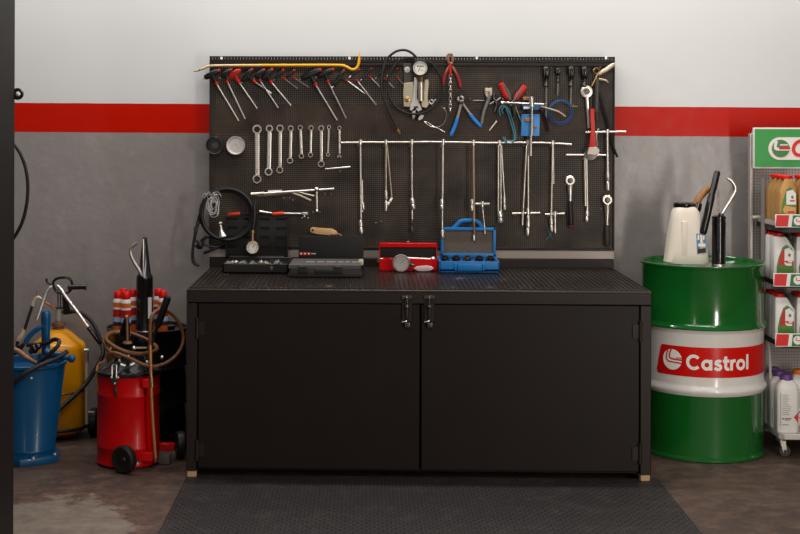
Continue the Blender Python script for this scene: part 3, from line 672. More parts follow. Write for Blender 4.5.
b = B(); b.tube(cr([T(494.5, 92, .016), T(493.6, 98, .018), T(496.4, 104, .018), T(494.4, 112, .016)], 5), [.007]*6+[.009]*5+[.006]*5, 10); part('body', b, darksteel, t)
b = B(); b.tube(cr([T(500.6, 97.6, .018), T(497, 100.5, .02), T(493.5, 102, .02), T(490, 104, .018)], 5), .0045, 8); part('lever', b, steel, t)
b = B(); b.cyl(T(497, 121, .016), T(489.5, 130.5, .016), .0048, .004, 8); part('screw', b, steel, t)

# red and grey pliers, hook wires, bar and blue clamp
t = pliers('pliers', 'pliers with bright red and grey grips standing open above the teal hooks', (511, 105), (513, 120), ((500.6, 83), (525.5, 86)), redp, darksteel, 1.6, 3.2, .3, 0)
for pts in (([503.2, 84.5], [508, 92], [510.4, 100]), ([523.2, 88], [518, 95], [513.2, 101.5])):
    b = B(); b.tube([T(x, y, .026) for x, y in pts], [.006, .0085, .006], 8); part('grip_inlay', b, M('grip_grey', '#5a5653', .5), t)
b = B(); b.cyl(T(515, 106, .018), T(524, 128.5, .018), .0042, .003, 8)
solo('centre_punch', 'thin steel rod slanting down behind the teal hooks', 'punch', b, steel)
for i, (dx, lab) in enumerate(((0, 'outer teal coated S hook of wire hanging over the wrench line'), (2.6, 'inner teal coated S hook of wire nested in the other'))):
    b = B(); k = dx
    b.tube(cr([T(500.5+k, 116-k, .028), T(499.2+k, 110.5, .03), T(501.2+k, 106.5+k*.3, .03), T(505+k*.6, 106.4+k*.3, .03), T(507+k*.7, 111, .03), T(511+k*.8, 123, .034), T(514.4+k*.6, 136, .04), T(513+k*.4, 141.8-k*.6, .042), T(508.6, 143.4-k, .042), T(504.5+k*.3, 140.5-k*.3, .042), T(502.8+k, 136.6, .04)], 6), .0028, 8)
    solo('wire_hook', lab, 'hook', b, teal, 'teal wire hooks')
t = E('slide_bar_wrench', 'chrome T bar hanging in front of the blue metal block', 'wrench', T(532, 103, .06))
b = B(); b.tube([T(501, 102.6, .055), T(504, 102.6, .055), T(505, 102.6, .055), T(544, 104.2, .055)], [.0085, .0085, .0052, .005], 10); part('cross_handle', b, chrome, t)
b = B(); b.cyl(T(531.4, 96.6, .06), T(532, 107, .06), .012, .0135, 14); part('boss', b, chrome, t)
b = B(); b.cyl(T(532, 107, .06), T(531.8, 126, .058), .0062, n=10); b.cyl(T(531.8, 126, .058), T(531.8, 135.5, .056), .0085, n=10); b.cyl(T(530.9, 135.5, .056), T(530.8, 156, .054), .0062, n=10); part('shaft', b, steel, t)
t = E('blue_clamp', 'blue painted metal block with a small label on the board', 'clamp', T(530, 120, .02))
b = B(); b.prism([T(x, y, .004) for x, y in ((521, 114), (539, 114), (538.6, 136), (520.4, 136))], (0, -.034, 0), .003, 2); part('block', b, M('block_blue', '#3f7fba', .4, .1, .1, 30), t)
b = B(); b.prism([T(x, y, .004) for x, y in ((522, 105), (540, 105.5), (539.6, 110), (522.4, 110))], (0, -.03, 0), .002); part('top_block', b, M('block_blue_dark', '#2c5a8c', .4), t)
b = B(); b.mm(T(523.5, 108.6, .0345), T(530, 106.6, .036)); part('label', b, whiteprint, t)
b = B(); b.box(T(527.5, 120, .04), (.03, .012, .02), None, .003); b.box(T(534, 127, .04), (.025, .012, .012), None, .003); b.box(T(527, 98.7, .02), (.045, .02, .02), None, .004); part('bracket', b, rust, t)
b = B(); b.tube(cr([T(539, 108, .03), T(543, 113, .03), T(546.5, 122, .028), T(548.4, 131.5, .026)], 5), [.006]*8+[.0055]*8, 8)
solo('curved_lever', 'dark curved lever arching down beside the blue block', 'lever', b, blackp)
t = E('air_hose', 'small coil of dark blue air hose with a pale nozzle', 'hose', T(561, 112, .03))
for k, (R, dy) in enumerate(((11.3, 0), (12.3, .4), (10.4, -.3))):
    b = B(); b.torus(T(560.6, 112+dy, .02+.009*k), R*U, .0030, (0, 1, .05*k), 36, 8); part('loop', b, bluehose, t)
b = B(); b.tube(cr([T(541, 106.4, .045), T(552, 109.5, .048), T(559, 112, .048), T(565.5, 116.6, .044)], 5), .0042, 8); part('nozzle', b, creamy, t)
b = B(); b.cyl(T(572, 106.8, .03), T(577.5, 106.8, .03), .005, n=8); part('fitting', b, brass, t)

# screwdrivers
GD = 'screwdrivers hanging by the blow gun'
def driver(x, y0, y1, tip, w, label, sh=steel):
    t = E('screwdriver', label, 'screwdriver', T(x, y0, .022), GD); d = .022
    p, q = T(x, y0, d), T(x+.3, y1, d)
    b = B(); b.tube([p.lerp(q, k) for k in (0, .02, .06, .14, .25, .4, .55, .7, .82, .92, 1)], [w*U*k for k in (.3, .6, .8, .95, 1.0, 1.02, 1.0, .9, .72, .6, .56)], 16); hd = part('handle', b, gloss_black, t)
    b = B()
    for s in (-1, 1): b.tube([p.lerp(q, k)+V((s*w*U*.5, -w*U*.95, 0)) for k in (.15, .4, .7)], [.001, .002, .001], 6)
    part('grip_groove', b, M('grip_grey', '#5a5653'), hd)
    b = B(); b.tube([q, T(x+.3, y1+2.5, d), T(x+.3, y1+4, d), T(x+.3, y1+6, d), T(x+.3, y1+7, d)], [w*U*.5, w*U*.42, w*U*.62, w*U*.66, w*U*.3], 14); part('ferrule', b, darksteel, t)
    if tip: b = B(); b.tube([T(x+.3, y1+7, d), T(x+.1, tip-2, d), T(x+.1, tip, d)], [.0044, .0044, .0028], 8); part('shaft', b, sh, t)
driver(546, 66, 80, 118.6, 3.8, 'long black handled screwdriver, first of four and longest in the shaft')
driver(557.6, 67.5, 76, 96, 2.5, 'small stubby screwdriver, second of four, with a short shaft')
driver(570.8, 66, 80, 107, 3.7, 'black handled screwdriver whose shaft ends in the blue coil')
driver(584.2, 66, 80, None, 3.9, 'black screwdriver handle over the round spanner head')
t = E('pin_spanner', 'silver disc headed spanner hung under the last screwdriver', 'spanner', T(586.5, 92, .02))
b = B(); b.lathe([(0, 0), (6*U, 0), (6*U, .008), (4*U, .010), (2.2*U, .010), (2*U, .006), (0, .006)], T(586.4, 91.6, .014), (0, -1, 0), 24); part('head', b, steel, t)
b = B(); b.lathe([(0, .0105), (3.2*U, .0105), (3*U, .012), (0, .012)], T(586.4, 91.6, .014), (0, -1, 0), 20); part('recess', b, darksteel, t)
b = B(); b.tube([T(586.8, 95, .02), T(588, 112, .02), T(589, 128, .02)], [.009, .0075, .007], 8, flat=.5); part('handle', b, steel, t)
b = B(); b.box(T(586, 89.6, .026), (.012, .006, .014), None, .002); part('pin', b, darksteel, t)

# blow gun
t = E('blow_gun', 'pale metal air blow gun with trigger at the board\'s upper right corner', 'blow gun', T(600, 75, .03))
b = B(); b.tube([T(599, 74.5, .03), T(603, 71.5, .03), T(606, 70, .03), T(612, 65.5, .03), T(614.6, 63.6, .03)], [.006, .012, .0125, .012, .006], 10); part('barrel', b, creamy, t)
b = B(); b.torus(T(596.6, 71, .03), .014, .005, (0, 1, 0), 18, 8); part('hang_ring', b, brass, t)
b = B(); b.tube(cr([T(598, 79, .03), T(602, 79.6, .032), T(606, 80.6, .032), T(608, 82.6, .03)], 5), [.006]*6+[.0055]*6+[.004]*4, 8); part('trigger', b, creamy, t)
b = B(); b.tube(cr([T(599, 73, .03), T(596, 78, .03), T(593.6, 83, .03), T(592, 86, .03)], 5), .006, 8); part('lever', b, brass, t)
b = B(); b.tube([T(597.4, 78, .028), T(597.2, 88, .028), T(596.6, 112, .026)], [.010, .0125, .011], 10); b.cyl(T(596.6, 112, .026), T(597, 120, .026), .007, n=8); part('handle', b, M('gun_grey', '#4a4643', .45, .3), t)
b = B(); b.tube(cr([T(598.5, 92, .03), T(602, 104, .03), T(606.4, 118, .028), T(609, 129, .024), T(611, 140, .02), T(614.4, 150, .02), T(617.4, 157, .02)], 5), .0062, 8)
solo('air_line', 'black air line slanting from the blow gun past the board edge', 'hose', b, rubber)
t = E('pipe_wrench', 'red handled pipe wrench hung jaw down on the right of the board', 'wrench', T(592, 128, .05))
b = B(); b.prism([T(x, y, .04) for x, y in ((590.2, 108.6), (593.6, 108.6), (594.4, 112), (593.6, 130), (595.2, 142), (596.6, 148), (592, 149.6), (588, 148.6), (590.4, 142), (590.8, 128), (590, 113))], (0, -.016, 0), .004, 2); part('handle', b, redp, t)
b = B(); b.prism([T(x, y, .044) for x, y in ((588, 147.6), (596.5, 146.5), (599.5, 150), (598.4, 154), (594, 155.5), (590, 153.6), (586.4, 155))], (0, -.014, 0), .002); part('jaw', b, M('jaw_steel', '#9a9088', .4, .85, .2, 40), t)
b = B(); b.lathe([(0, 0), (.026, 0), (.03, .004), (.03, .012), (0, .014)], T(590.5, 154, .03), (0, -1, 0), 20); part('strap_drum', b, darksteel, t)
b = B(); b.tube(cr([T(598.6, 128.6, .04), T(596.6, 136, .045), T(597.6, 146, .045)], 4), .004, 8); part('spring', b, steel, t)
b = B(); b.tube(cr([T(547, 226, .02), T(549.4, 233, .02), T(553, 240, .02)], 4), .0014, 6); b.tube(cr([T(546, 240, .02), T(549.6, 236, .022), T(551.6, 232, .02)], 4), .0014, 6)
solo('cable_tie', 'thin blue tie dangling low on the board', 'tie', b, teal)
b = B(); b.prism([T(x, y, .01) for x, y in ((310.4, 228.6), (312, 227), (318, 227.6), (332, 228.6), (336, 230.4), (338.4, 234), (336.6, 235.6), (330, 234.2), (318, 233.8), (311.6, 233), (310.2, 231))], (0, -.016, 0), .003, 2)
t = tag(link('folding_knife', b, tan), 'tan folding tool hung just above the black case lid', 'knife')
b = B(); b.cyl(T(312.6, 230.2, .027), T(312.6, 230.2, .0275), .006, n=12); part('hang_hole', b, ink, t)
b = B(); b.tube(cr([T(330, 235, .02), T(333, 234.6, .03), T(338, 234, .022), T(342, 236.4, .02)], 4), .005, 8); b.box(T(331, 235.6, .02), (.03, .012, .008), Matrix.Rotation(.2, 4, 'Y'), .002); part('blade', b, rust, t)
# ------------------------------------------------------------------ hose coil at the board's left edge
t = E('gauge_hose', 'thick coil of black hose with a small round gauge, at the board\'s left edge', 'hose', T(227, 214, .08))
for k, (rx, ry, dx, dy, d) in enumerate(((26.6, 26.2, 0, 0, .056), (24.8, 24.4, -.8, 1.2, .07), (25.6, 25.6, .6, .4, .084))):
    b = B(); b.tube([T(227+dx+rx*math.cos(a), 214+dy+ry*math.sin(a), d) for a in [2*PI*i/40 for i in range(40)]], .0088, 8, True); part('loop', b, rubber, t)
b = B(); b.tube(cr([T(254, 205, .09), T(254.6, 214, .092), T(253.6, 224, .092), T(252.6, 231, .09)], 5), .0088, 8); part('hose_end', b, rubber, t)
b = B(); b.cyl(T(252.6, 230, .09), T(252.6, 233, .09), .011, n=12); b.cyl(T(252.6, 233, .09), T(252.6, 241, .09), .0075, n=10); part('gauge_stem', b, brass, t)
g = T(252.8, 247.2, .08); R = 6.6*U
b = B(); b.lathe([(R*.8, 0), (R, .003), (R, .02), (R*.92, .023), (R*.88, .018), (0, .018)], g, (0, -1, 0), 28); gc = part('gauge_case', b, brass, t)
b = B(); b.lathe([(0, .0185), (R*.87, .0185), (R*.87, .0195), (0, .0195)], g, (0, -1, 0), 28); part('dial_face', b, dial, gc)
b = B(); fn = lambda x, z: g+V((x*R, -.0203, z*R))
for i in range(13):
    a = math.radians(225-270*i/12); b.ribbon([(math.cos(a)*.55, math.sin(a)*.55), (math.cos(a)*.74, math.sin(a)*.74)], .07, fn)
b.ribbon([(0, 0), (.3, .4)], .08, fn); part('dial_marks', b, ink, gc)
b = B(); b.tube(cr([T(204, 202, .06), T(200.6, 212, .062), T(197.6, 224, .064), T(195, 236, .062), T(193, 248, .06), T(192.8, 258, .058), T(195, 264, .056), T(199.4, 265, .055)], 5), .0078, 8); part('hose_tail', b, rubber, t)
for p, q, r in (((198.4, 221), (197.8, 224), .010), ((196.4, 227), (195.6, 231), .011), ((193, 259), (194, 263), .010)):
    b = B(); b.cyl(T(*p, .063), T(*q, .062), r, n=10); part('ferrule', b, darksteel, t)
t = E('spray_trigger', 'black jointed hose clip with crossed arms below the hose coil', 'clip', T(204, 246, .05))
b = B(); b.tube(cr([T(196, 241, .045), T(203, 244, .05), T(213, 247, .05), T(222, 245.5, .045)], 4), .006, 8); b.tube(cr([T(204, 253, .045), T(212, 250, .05), T(224, 244, .045)], 4), .0075, 8); part('lower_arm', b, blackp, t)
b = B(); b.tube(cr([T(198, 249, .05), T(201, 241, .055), T(207, 236, .05)], 4), .006, 8); b.tube(cr([T(195, 246, .05), T(201, 247, .055), T(206, 238, .05), T(214, 238.4, .045)], 4), .0055, 8); part('upper_arm', b, blackp, t)
b = B(); b.ball(T(200, 245, .055), .018, (1, .7, 1.2)); part('joint', b, blackp, t)
rnd = random.Random(3); b = B()
for i in range(14):
    cx, cy = 213.5+rnd.uniform(-2, 2), 205+rnd.uniform(-5, 5); a0 = rnd.uniform(0, 6)
    pts = [T(cx+rnd.uniform(.6, 1)*(4.5+2*rnd.random())*math.cos(a0+k*1.05), cy+rnd.uniform(.7, 1.1)*9*math.sin(a0+k*1.05), .09+.012*rnd.random()) for k in range(rnd.randint(4, 6))]
    b.tube(cr(pts, 5), .0013, 5)
for k in range(9):
    b.tube(cr([T(208+k*.9, 196+rnd.uniform(-1, 3), .092), T(205+k*1.6, 193+rnd.uniform(-2, 2), .1), T(202+k*2.4, 194+rnd.uniform(-3, 5), .1)], 4), .0012, 5)
solo('wire_bundle', 'tangle of pale thin wire tied onto the hose coil', 'wire', b, wirem)
t = E('oil_funnel', 'little silver bell shaped nozzle hanging inside the hose coil', 'nozzle', T(222, 230, .1))
b = B(); b.tube([T(220.4, 222, .1), T(220.8, 226.5, .1)], .005, 8); b.cyl(T(219.6, 223.6, .1), T(222, 223.2, .1), .009, n=10); part('stem', b, steel, t)
b = B(); b.tube([T(220.8, 226, .1), T(221.2, 230, .1), T(222, 233.5, .1), T(222.8, 236.6, .1)], [.0055, .008, .014, .021], 14); part('bell', b, chrome, t)

# ------------------------------------------------------------------ cases on the bench
def yat(py): return PZ(400, py, ZS).y
def X(px, Y): return P(px, 250, Y).x
def Zy(py, Y): return P(400, py, Y).z
# small socket set with an upright slotted lid
y1 = yat(274); x0, x1 = X(222.5, y1), X(288.6, y1); zt = Zy(264.5, y1)
t = E('socket_set', 'flat black socket set with its slotted lid standing open, under the hose coil', 'socket set', ((x0+x1)/2, y1+.07, ZS))
b = B(); yy = 6.778
b.mm((x0, y1, ZS), (x1, yy, ZS+.008), .003); h = zt-ZS
for a in ((x0, y1, x1, y1+.01), (x0, yy-.01, x1, yy), (x0, y1, x0+.01, yy), (x1-.01, y1, x1, yy)): b.mm((a[0], a[1], ZS), (a[2], a[3], ZS+h), .003)
b.mm((x0+.008, y1+.008, ZS+.006), (x1-.008, yy-.008, ZS+h*.6)); part('tray', b, blackp, t)
b = B(); b.box((x0+.31*(x1-x0)*2.4, y1-.003, ZS+h*.5), (.014, .008, .018), None, .002); part('latch', b, greyl, t)
yl = yy+.008; lx0, lx1 = X(225.5, yl), X(288, yl); lz0, lz1 = ZS+h, Zy(217.5, yl)
b = B(); b.mm((lx0, yl, lz0), (lx1, yl+.022, lz1), .006, 2); b.mm((lx0, yl-.006, lz0), (lx0+.006, yl+.004, lz1)); b.mm((lx1-.006, yl-.006, lz0), (lx1, yl+.004, lz1)); b.mm((lx0, yl-.006, lz1-.006), (lx1, yl+.004, lz1))
lid = part('lid', b, M('lid_black', '#1f1b19', .4, 0, .1, 20), t)
for c in range(4):
    for r in range(5):
        b = B(); b.mm((X(227+c*16.3, yl), yl-.002, Zy(217.9+9.2*r, yl)), (X(237.2+c*16.3, yl), yl+.001, Zy(220.8+9.2*r, yl)), .001); part('slot', b, M('slot_black', '#080606', .8), lid)
part('hinge', B().cyl((lx0+.02, yy+.004, ZS+h), (lx1-.02, yy+.004, ZS+h), .006, n=8), blackp, t)
rnd = random.Random(5)
def sock(r, L, mat, px, Y, tilt, label, group, z):
    b = B(); a = V((math.sin(tilt), -.25, math.cos(tilt))).normalized() if abs(tilt) < 1.3 else V((math.copysign(.8, tilt), -.6, .1)).normalized()
    b.lathe([(0, L*.35), (r*.55, L*.35), (r*.62, 0), (r*.9, 0), (r, .002), (r, L*.5), (r*.86, L*.56), (r*.86, L-.002), (r*.8, L), (r*.4, L), (r*.4, L*.7), (0, L*.7)], (X(px, Y), Y, z), a, 14)
    return solo('socket', label, 'socket', b, mat, group)
for i in range(15):
    sock(.0125+.003*rnd.random(), .026, (chrome, steel, darksteel)[i % 3], 226.5+i*4.05, y1+.03+.05*(i % 2)+.01*rnd.random(), rnd.uniform(-1.1, 1.1), 'small metal socket lying in the flat black tray below the slotted lid', 'sockets in the flat black tray', ZS+h*.62)

# black hard case
y1 = yat(277.4); x0, x1 = X(288.4, y1), X(361.5, y1); zt = Zy(263.5, y1); h = zt-ZS; yy = y1+.17
t = E('hard_case', 'black hard case with grey ribbed front and its lid raised behind, beside the slotted lid', 'case', ((x0+x1)/2, y1+.08, ZS))
b = B(); b.prism([(x0, y1, ZS), (x1, y1, ZS), (x1+.004, y1, ZS+.012), (x1-.012, y1, ZS+h*.62), (x0+.012, y1, ZS+h*.62), (x0-.002, y1, ZS+.012)], (0, yy-y1, 0), .004, 2); part('base', b, M('case_charcoal', '#2b2725', .42, 0, .12, 20), t)
b = B(); b.prism([(x0+.006, y1-.004, ZS+h*.62), (x1-.006, y1-.004, ZS+h*.62), (x1-.006, y1+.002, ZS+h*.85), (x1-.012, yy, ZS+h*1.3), (x0+.012, yy, ZS+h*1.3), (x0+.006, y1+.002, ZS+h*.85)], (0, 0, .001)) if False else b.loft([
    [(x0+.002, y1-.004, ZS+h*.6), (x1-.002, y1-.004, ZS+h*.6), (x1-.002, yy, ZS+h*.6), (x0+.002, yy, ZS+h*.6)], [(x0+.002, y1-.004, ZS+h*.85), (x1-.002, y1-.004, ZS+h*.85), (x1-.002, yy, ZS+h*.85), (x0+.002, yy, ZS+h*.85)],
    [(x0+.012, y1+.012, ZS+h*1.0), (x1-.012, y1+.012, ZS+h*1.0), (x1-.012, yy, ZS+h*1.05), (x0+.012, yy, ZS+h*1.05)]])
top = part('front_cover', b, greyl, t)
b = B(); rnd = random.Random(9); fn = lambda x, z: V((x, y1+.02+z, ZS+h*1.012+z*.06))
x = X(306, y1)
for wd in (5, 4, 5, 3, 2, 5):
    for k in range(wd): b.mm((x, y1+.03, ZS+h*1.0), (x+.005, y1+.046, ZS+h*1.0+.0035)); x += .008
    x += .012
part('embossed_lettering', b, lightst, top)
for px in (303, 338):
    b = B(); b.box((X(px, y1), y1-.007, ZS+h*.55), (.042, .012, h*.5), None, .003, 2); b.box((X(px, y1), y1-.014, ZS+h*.72), (.03, .008, h*.14), None, .002); part('latch', b, M('latch_dark', '#292523', .4), t)
b = B(); b.box(((x0+x1)/2, y1-.005, ZS+h*.45), (.09, .014, h*.3), None, .004, 2); part('handle', b, M('latch_dark', '#292523', .4), t)
b = B(); b.box((X(361, y1+.06), y1+.08, ZS+h*.95), (.022, .05, .026), None, .004, 2); part('end_clip', b, creamy, t, 'pale grey end clip')
yl = yy+.012; lx0, lx1 = X(298.6, yl), X(363.6, yl)
b = B(); b.mm((lx0, yl, ZS), (lx1, yl+.04, Zy(236.6, yl)), .004, 2); lid = part('lid', b, M('lid_deep_black', '#0a0808', .55, 0, .1, 20, spec=.3), t)
b = B()
for px in (301.2, 305, 308.8): b.mm((X(px-1.5, yl), yl-.001, Zy(255.4, yl)), (X(px+1.5, yl), yl+.001, Zy(252.8, yl)))
part('red_emblem', b, M('emblem_red', '#c8402e', .4), lid)
b = B()
for px in (301.2, 305, 308.8):
    b.mm((X(px-.6, yl), yl-.0015, Zy(254.8, yl)), (X(px+.6, yl), yl-.001, Zy(253.4, yl)))
for px in (312, 313.6, 315.2): b.mm((X(px-.5, yl), yl-.001, Zy(254.7, yl)), (X(px+.5, yl), yl+.001, Zy(253.6, yl)))
part('white_lettering', b, M('emblem_white', '#cfc7c0', .4), lid)

# red socket case
y1 = yat(270.6); x0, x1 = X(379.4, y1), X(437.6, y1); zt = Zy(259, y1); h = zt-ZS; yy = min(y1+.075, YB-.055)
t = E('socket_case', 'small red metal socket case with its lid open, right of the black hard case', 'case', ((x0+x1)/2, y1+.04, ZS))
b = B(); b.mm((x0, y1, ZS), (x1, yy, ZS+.006))
for a in ((x0, y1, x1, y1+.004), (x0, yy-.004, x1, yy), (x0, y1, x0+.004, yy), (x1-.004, y1, x1, yy)): b.mm((a[0], a[1], ZS), (a[2], a[3], ZS+h), .001)
b.mm((x0+.004, y1+.004, ZS+.004), (x1-.004, yy-.004, ZS+h*.55)); part('base', b, redpaint, t)
yl = yy; zl = Zy(242.6, yl)
b = B(); b.mm((x0, yl, ZS+h), (x1, yl+.003, zl)); b.mm((x0, yl-.016, zl-.022), (x1, yl+.003, zl), .003); b.mm((x0, yl-.016, ZS+h), (x0+.004, yl+.002, zl)); b.mm((x1-.004, yl-.016, ZS+h), (x1, yl+.002, zl)); lid = part('lid', b, redpaint, t)
b = B(); b.mm((x0+.004, yl-.002, ZS+h+.002), (x1-.004, yl-.0005, zl-.022)); part('lining', b, M('lid_lining', '#15100f', .6), lid, 'black lid lining')
b = B(); b.box(((x0+x1)/2, yl-.006, zl+.003), (.018, .014, .006), None, .002); part('catch', b, brass, lid)
for i, px in enumerate((383.5, 389, 413, 419, 425, 431)):
    sock(.0135, .03, (steel, darksteel)[i % 2], px, y1+.03, 1.4 if i % 2 else -1.4, 'metal socket lying in the red case', 'sockets in the red case', ZS+h*.8)
b = B(); b.cyl((X(404, y1+.012), y1+.014, ZS+h+.004), (X(434, y1+.014), y1+.014, ZS+h-.002), .006, .005, 10); b.ball((X(433, y1+.014), y1+.014, ZS+h), .012)
solo('extension_bar', 'thin chrome extension bar laid across the front of the red case', 'tool', b, chrome)
y2 = y1-.035; g = V((X(401, y2), y2, 0)); R = 8.6*U*.97; g.z = ZS+R*.995
t = E('dial_gauge', 'round grey faced dial gauge standing in front of the red case', 'gauge', g+V((0, 0, -R)))
b = B(); b.lathe([(0, 0), (R*.95, 0), (R, .003), (R, .018), (R*.94, .021), (R*.88, .016), (0, .016)], g, (0, -1, 0), 32); gc = part('case', b, M('gauge_grey', '#8c8580', .35, .5), t)
b = B(); b.lathe([(0, .0165), (R*.86, .0165), (R*.86, .0172), (0, .0172)], g, (0, -1, 0), 32); part('dial_face', b, M('dial_grey', '#a79f99', .4), gc)
b = B(); fn = lambda x, z: g+V((x*R, -.0178, z*R))
for i in range(19):
    a = math.radians(225-270*i/18); b.ribbon([(math.cos(a)*.68, math.sin(a)*.68), (math.cos(a)*.78, math.sin(a)*.78)], .04, fn)
b.ribbon([(-.1, -.15), (.35, .42)], .05, fn); part('dial_marks', b, M('dial_marks', '#6f6864', .5), gc)
b = B(); b.cyl(g+V((R*.9, .0, -R*.1)), g+V((R*1.5, 0, -R*.3)), .007, n=10); b.cyl(g+V((R*1.2, 0, R*.1)), g+V((R*1.25, 0, -R*.55)), .006, n=10); part('fitting', b, darksteel, t)
b = B(); yr = y1-.03
pts = [(414, 268.5), (417, 266.6), (421, 266.2), (427, 265.6), (432, 266.6), (434, 268.6), (431, 270), (429, 272), (422, 272), (418, 271)]
b.prism([(X(p, yr), yr+.02, max(ZS+.001, Zy(q, yr))) for p, q in pts], (0, -.02, 0), .003, 2)
solo('paper_tag', 'crumpled pale pink tag lying before the red case', 'tag', b, rag)

# blue socket case
y1 = yat(272.2); x0, x1 = X(439.4, y1), X(499.8, y1); zt = Zy(261, y1); h = zt-ZS; yy = 6.788
t = E('socket_case', 'blue plastic case standing open with black sockets in its base', 'case', ((x0+x1)/2, y1+.06, ZS))
b = B(); b.mm((x0, y1, ZS), (x1, yy, ZS+h*.4), .006, 2)
for a in ((x0, y1, x1, y1+.009), (x0, yy-.009, x1, yy), (x0, y1, x0+.009, yy), (x1-.009, y1, x1, yy)): b.mm((a[0], a[1], ZS), (a[2], a[3], ZS+h), .003, 2)
part('base', b, bluep, t)
b = B(); b.box(((x0+x1)/2, y1-.004, ZS+h*.48), (.115, .012, h*.62), None, .004, 2); part('latch', b, bluep, t)
for s in (.27, .73):
    b = B(); b.box((x0+(x1-x0)*s, y1-.006, ZS+h*.5), (.012, .014, h*.66), None, .003); part('latch', b, bluep, t)
b = B(); b.mm((x0+.01, y1+.012, ZS+h*.4), (x1-.01, yy-.01, ZS+h*.62)); part('inlay', b, foam, t)
yl = yy-.004; lx0, lx1 = X(440.8, yl), X(495.6, yl); z0, z1 = ZS+h*.9, Zy(227, yl)
b = B()
for a in ((lx0, z0, lx0+.013, z1), (lx1-.013, z0, lx1, z1), (lx0, z1-.014, lx1, z1), (lx0, z0, lx1, z0+.02)): b.mm((a[0], yl-.014, a[1]), (a[2], yl+.024, a[3]), .003, 2)
b.mm((lx0+.005, yl+.016, z0), (lx1-.005, yl+.024, z1-.004)); lid = part('lid', b, bluep, t)
b = B(); b.mm((lx0+.012, yl, z0+.015), (lx1-.012, yl+.017, z1-.012)); part('foam_lining', b, foam, lid, 'grey brown foam lining')
b = B(); hz = lambda q: Zy(q, yl+.008)
b.tube(cr([(X(453, yl), yl+.008, z1-.006), (X(456.5, yl), yl+.008, hz(225)), (X(460.5, yl), yl+.008, hz(221.2)), (X(466, yl), yl+.008, hz(220.2)), (X(474, yl), yl+.008, hz(220.4)), (X(479, yl), yl+.008, hz(222.6)), (X(483, yl), yl+.008, z1-.006)], 5), .0115, 10); part('handle', b, bluep, lid)
for i, px in enumerate((446, 456.5, 467, 478.5, 489)):
    sock(.0205, .04, darksteel if i == 2 else M('impact_black', '#262220', .38, .5), px, y1+.06, .12*(i-2), 'black impact socket standing in the blue case', 'black sockets in the blue case', ZS+h*.62)
# ------------------------------------------------------------------ left corner
def lathe_part(name, prof, o, mat, parent, n=40, label=None):
    b = B(); b.lathe(prof, o, (0, 0, 1), n); return part(name, b, mat, parent, label)
# wheel knob and hose on the post
t = E('valve_knob', 'round black knob with chrome hub at the black post above the red stripe', 'knob', P(19, 94, 4.83))
b = B(); c = P(17.5, 94, 4.83); b.lathe([(0, -.012), (.016, -.012), (.021, -.006), (.021, .006), (.016, .012), (0, .012)], c, (.35, -1, 0), 24); part('knob', b, gloss_black, t)
b = B(); b.lathe([(0, .012), (.009, .012), (.008, .02), (0, .022)], c, (.35, -1, 0), 16); part('hub', b, chrome, t, 'chrome hub')
b = B(); b.tube([P(9, 94, 4.835), P(15, 94, 4.835)], .008, 8); part('spindle', b, darksteel, t)
b = B(); b.tube(cr([P(8, 140, 4.85), P(14, 144.5, 4.85), P(20, 153, 4.85), P(25, 166, 4.85), P(27.6, 182, 4.85), P(27.2, 200, 4.85), P(23.6, 218, 4.85), P(18, 231, 4.85), P(11, 241, 4.85), P(4, 244, 4.85), P(-6, 236, 4.85), P(-10, 200, 4.85), P(-6, 156, 4.85)], 6, True), .0062, 8, True)
solo('hanging_hose', 'black hose hanging in an arc from behind the black post', 'hose', b, rubber)

# blue greaser
YC = PZ(29, 467.5, 0).y+.15; c0 = V((P(29, 460, YC).x, YC, 0)); s = YC/F
rt, rb = 36.5*s, 26*s; zt = P(29, 361, YC).z
t = E('drum_pump', 'tapered blue steel bucket with a blue hand pump, beside the black post', 'drum pump', c0)
lathe_part('barrel', [(0, .03), (rb, .03), (rb, .05), (rb+.003, .056), (rb, .062), (rt-.004, zt-.02), (rt+.004, zt-.012), (rt+.005, zt), (rt, zt+.003), (rt-.008, zt), (rt-.012, zt-.03), (0, zt-.03)], c0, bluepaint, t)
b = B(); k = 10
b.prism([c0+V(((rb+.02+.016*(i % 2))*math.cos(2*PI*i/k+.3), (rb+.02+.016*(i % 2))*math.sin(2*PI*i/k+.3), 0)) for i in range(k)], (0, 0, .034), .006, 2); part('base_flange', b, bluepaint, t)
for a in (-.35, -2.0, -1.2):
    b = B(); b.cyl(c0+V((math.cos(a)*(rb+.018), math.sin(a)*(rb+.018), .03)), c0+V((math.cos(a)*(rb+.018), math.sin(a)*(rb+.018), .042)), .008, n=6); part('bolt', b, steel, t)
Yp = YC-.02; q = lambda x, y, d=0: P(x, y, Yp-d)
b = B(); b.tube([q(45.8, 372), q(45.8, 330), q(45.8, 318), q(45.8, 313.5), q(45.8, 311)], [4.2*s, 4.4*s, 4.9*s, 4.9*s, 3.4*s], 16); part('pump_tube', b, bluepaint, t)
b = B(); b.tube(cr([q(44, 326, .02), q(38, 329, .02), q(32, 333.5, .02), q(27.5, 339, .02), q(26, 343.5, .02)], 5), [.009]*4+[.012]*12+[.013]*5, 10, flat=.6); part('lever', b, bluepaint, t)
b = B(); b.tube(cr([q(45, 350, .03), q(51, 354, .03), q(58, 354.6, .03), q(66, 357.5, .03), q(72, 358.6, .03)], 5), [.017]*6+[.015]*8+[.0125]*7, 12); b.ball(q(71.5, 358.4, .03), .019); part('outlet_pipe', b, bluepaint, t)
b = B(); b.lathe([(0, 0), (.05, 0), (.046, .02), (.034, .04), (.03, .07), (0, .07)], V((q(46, 0).x, Yp, zt-.03)), (0, 0, 1), 20); part('pump_collar', b, bluepaint, t)
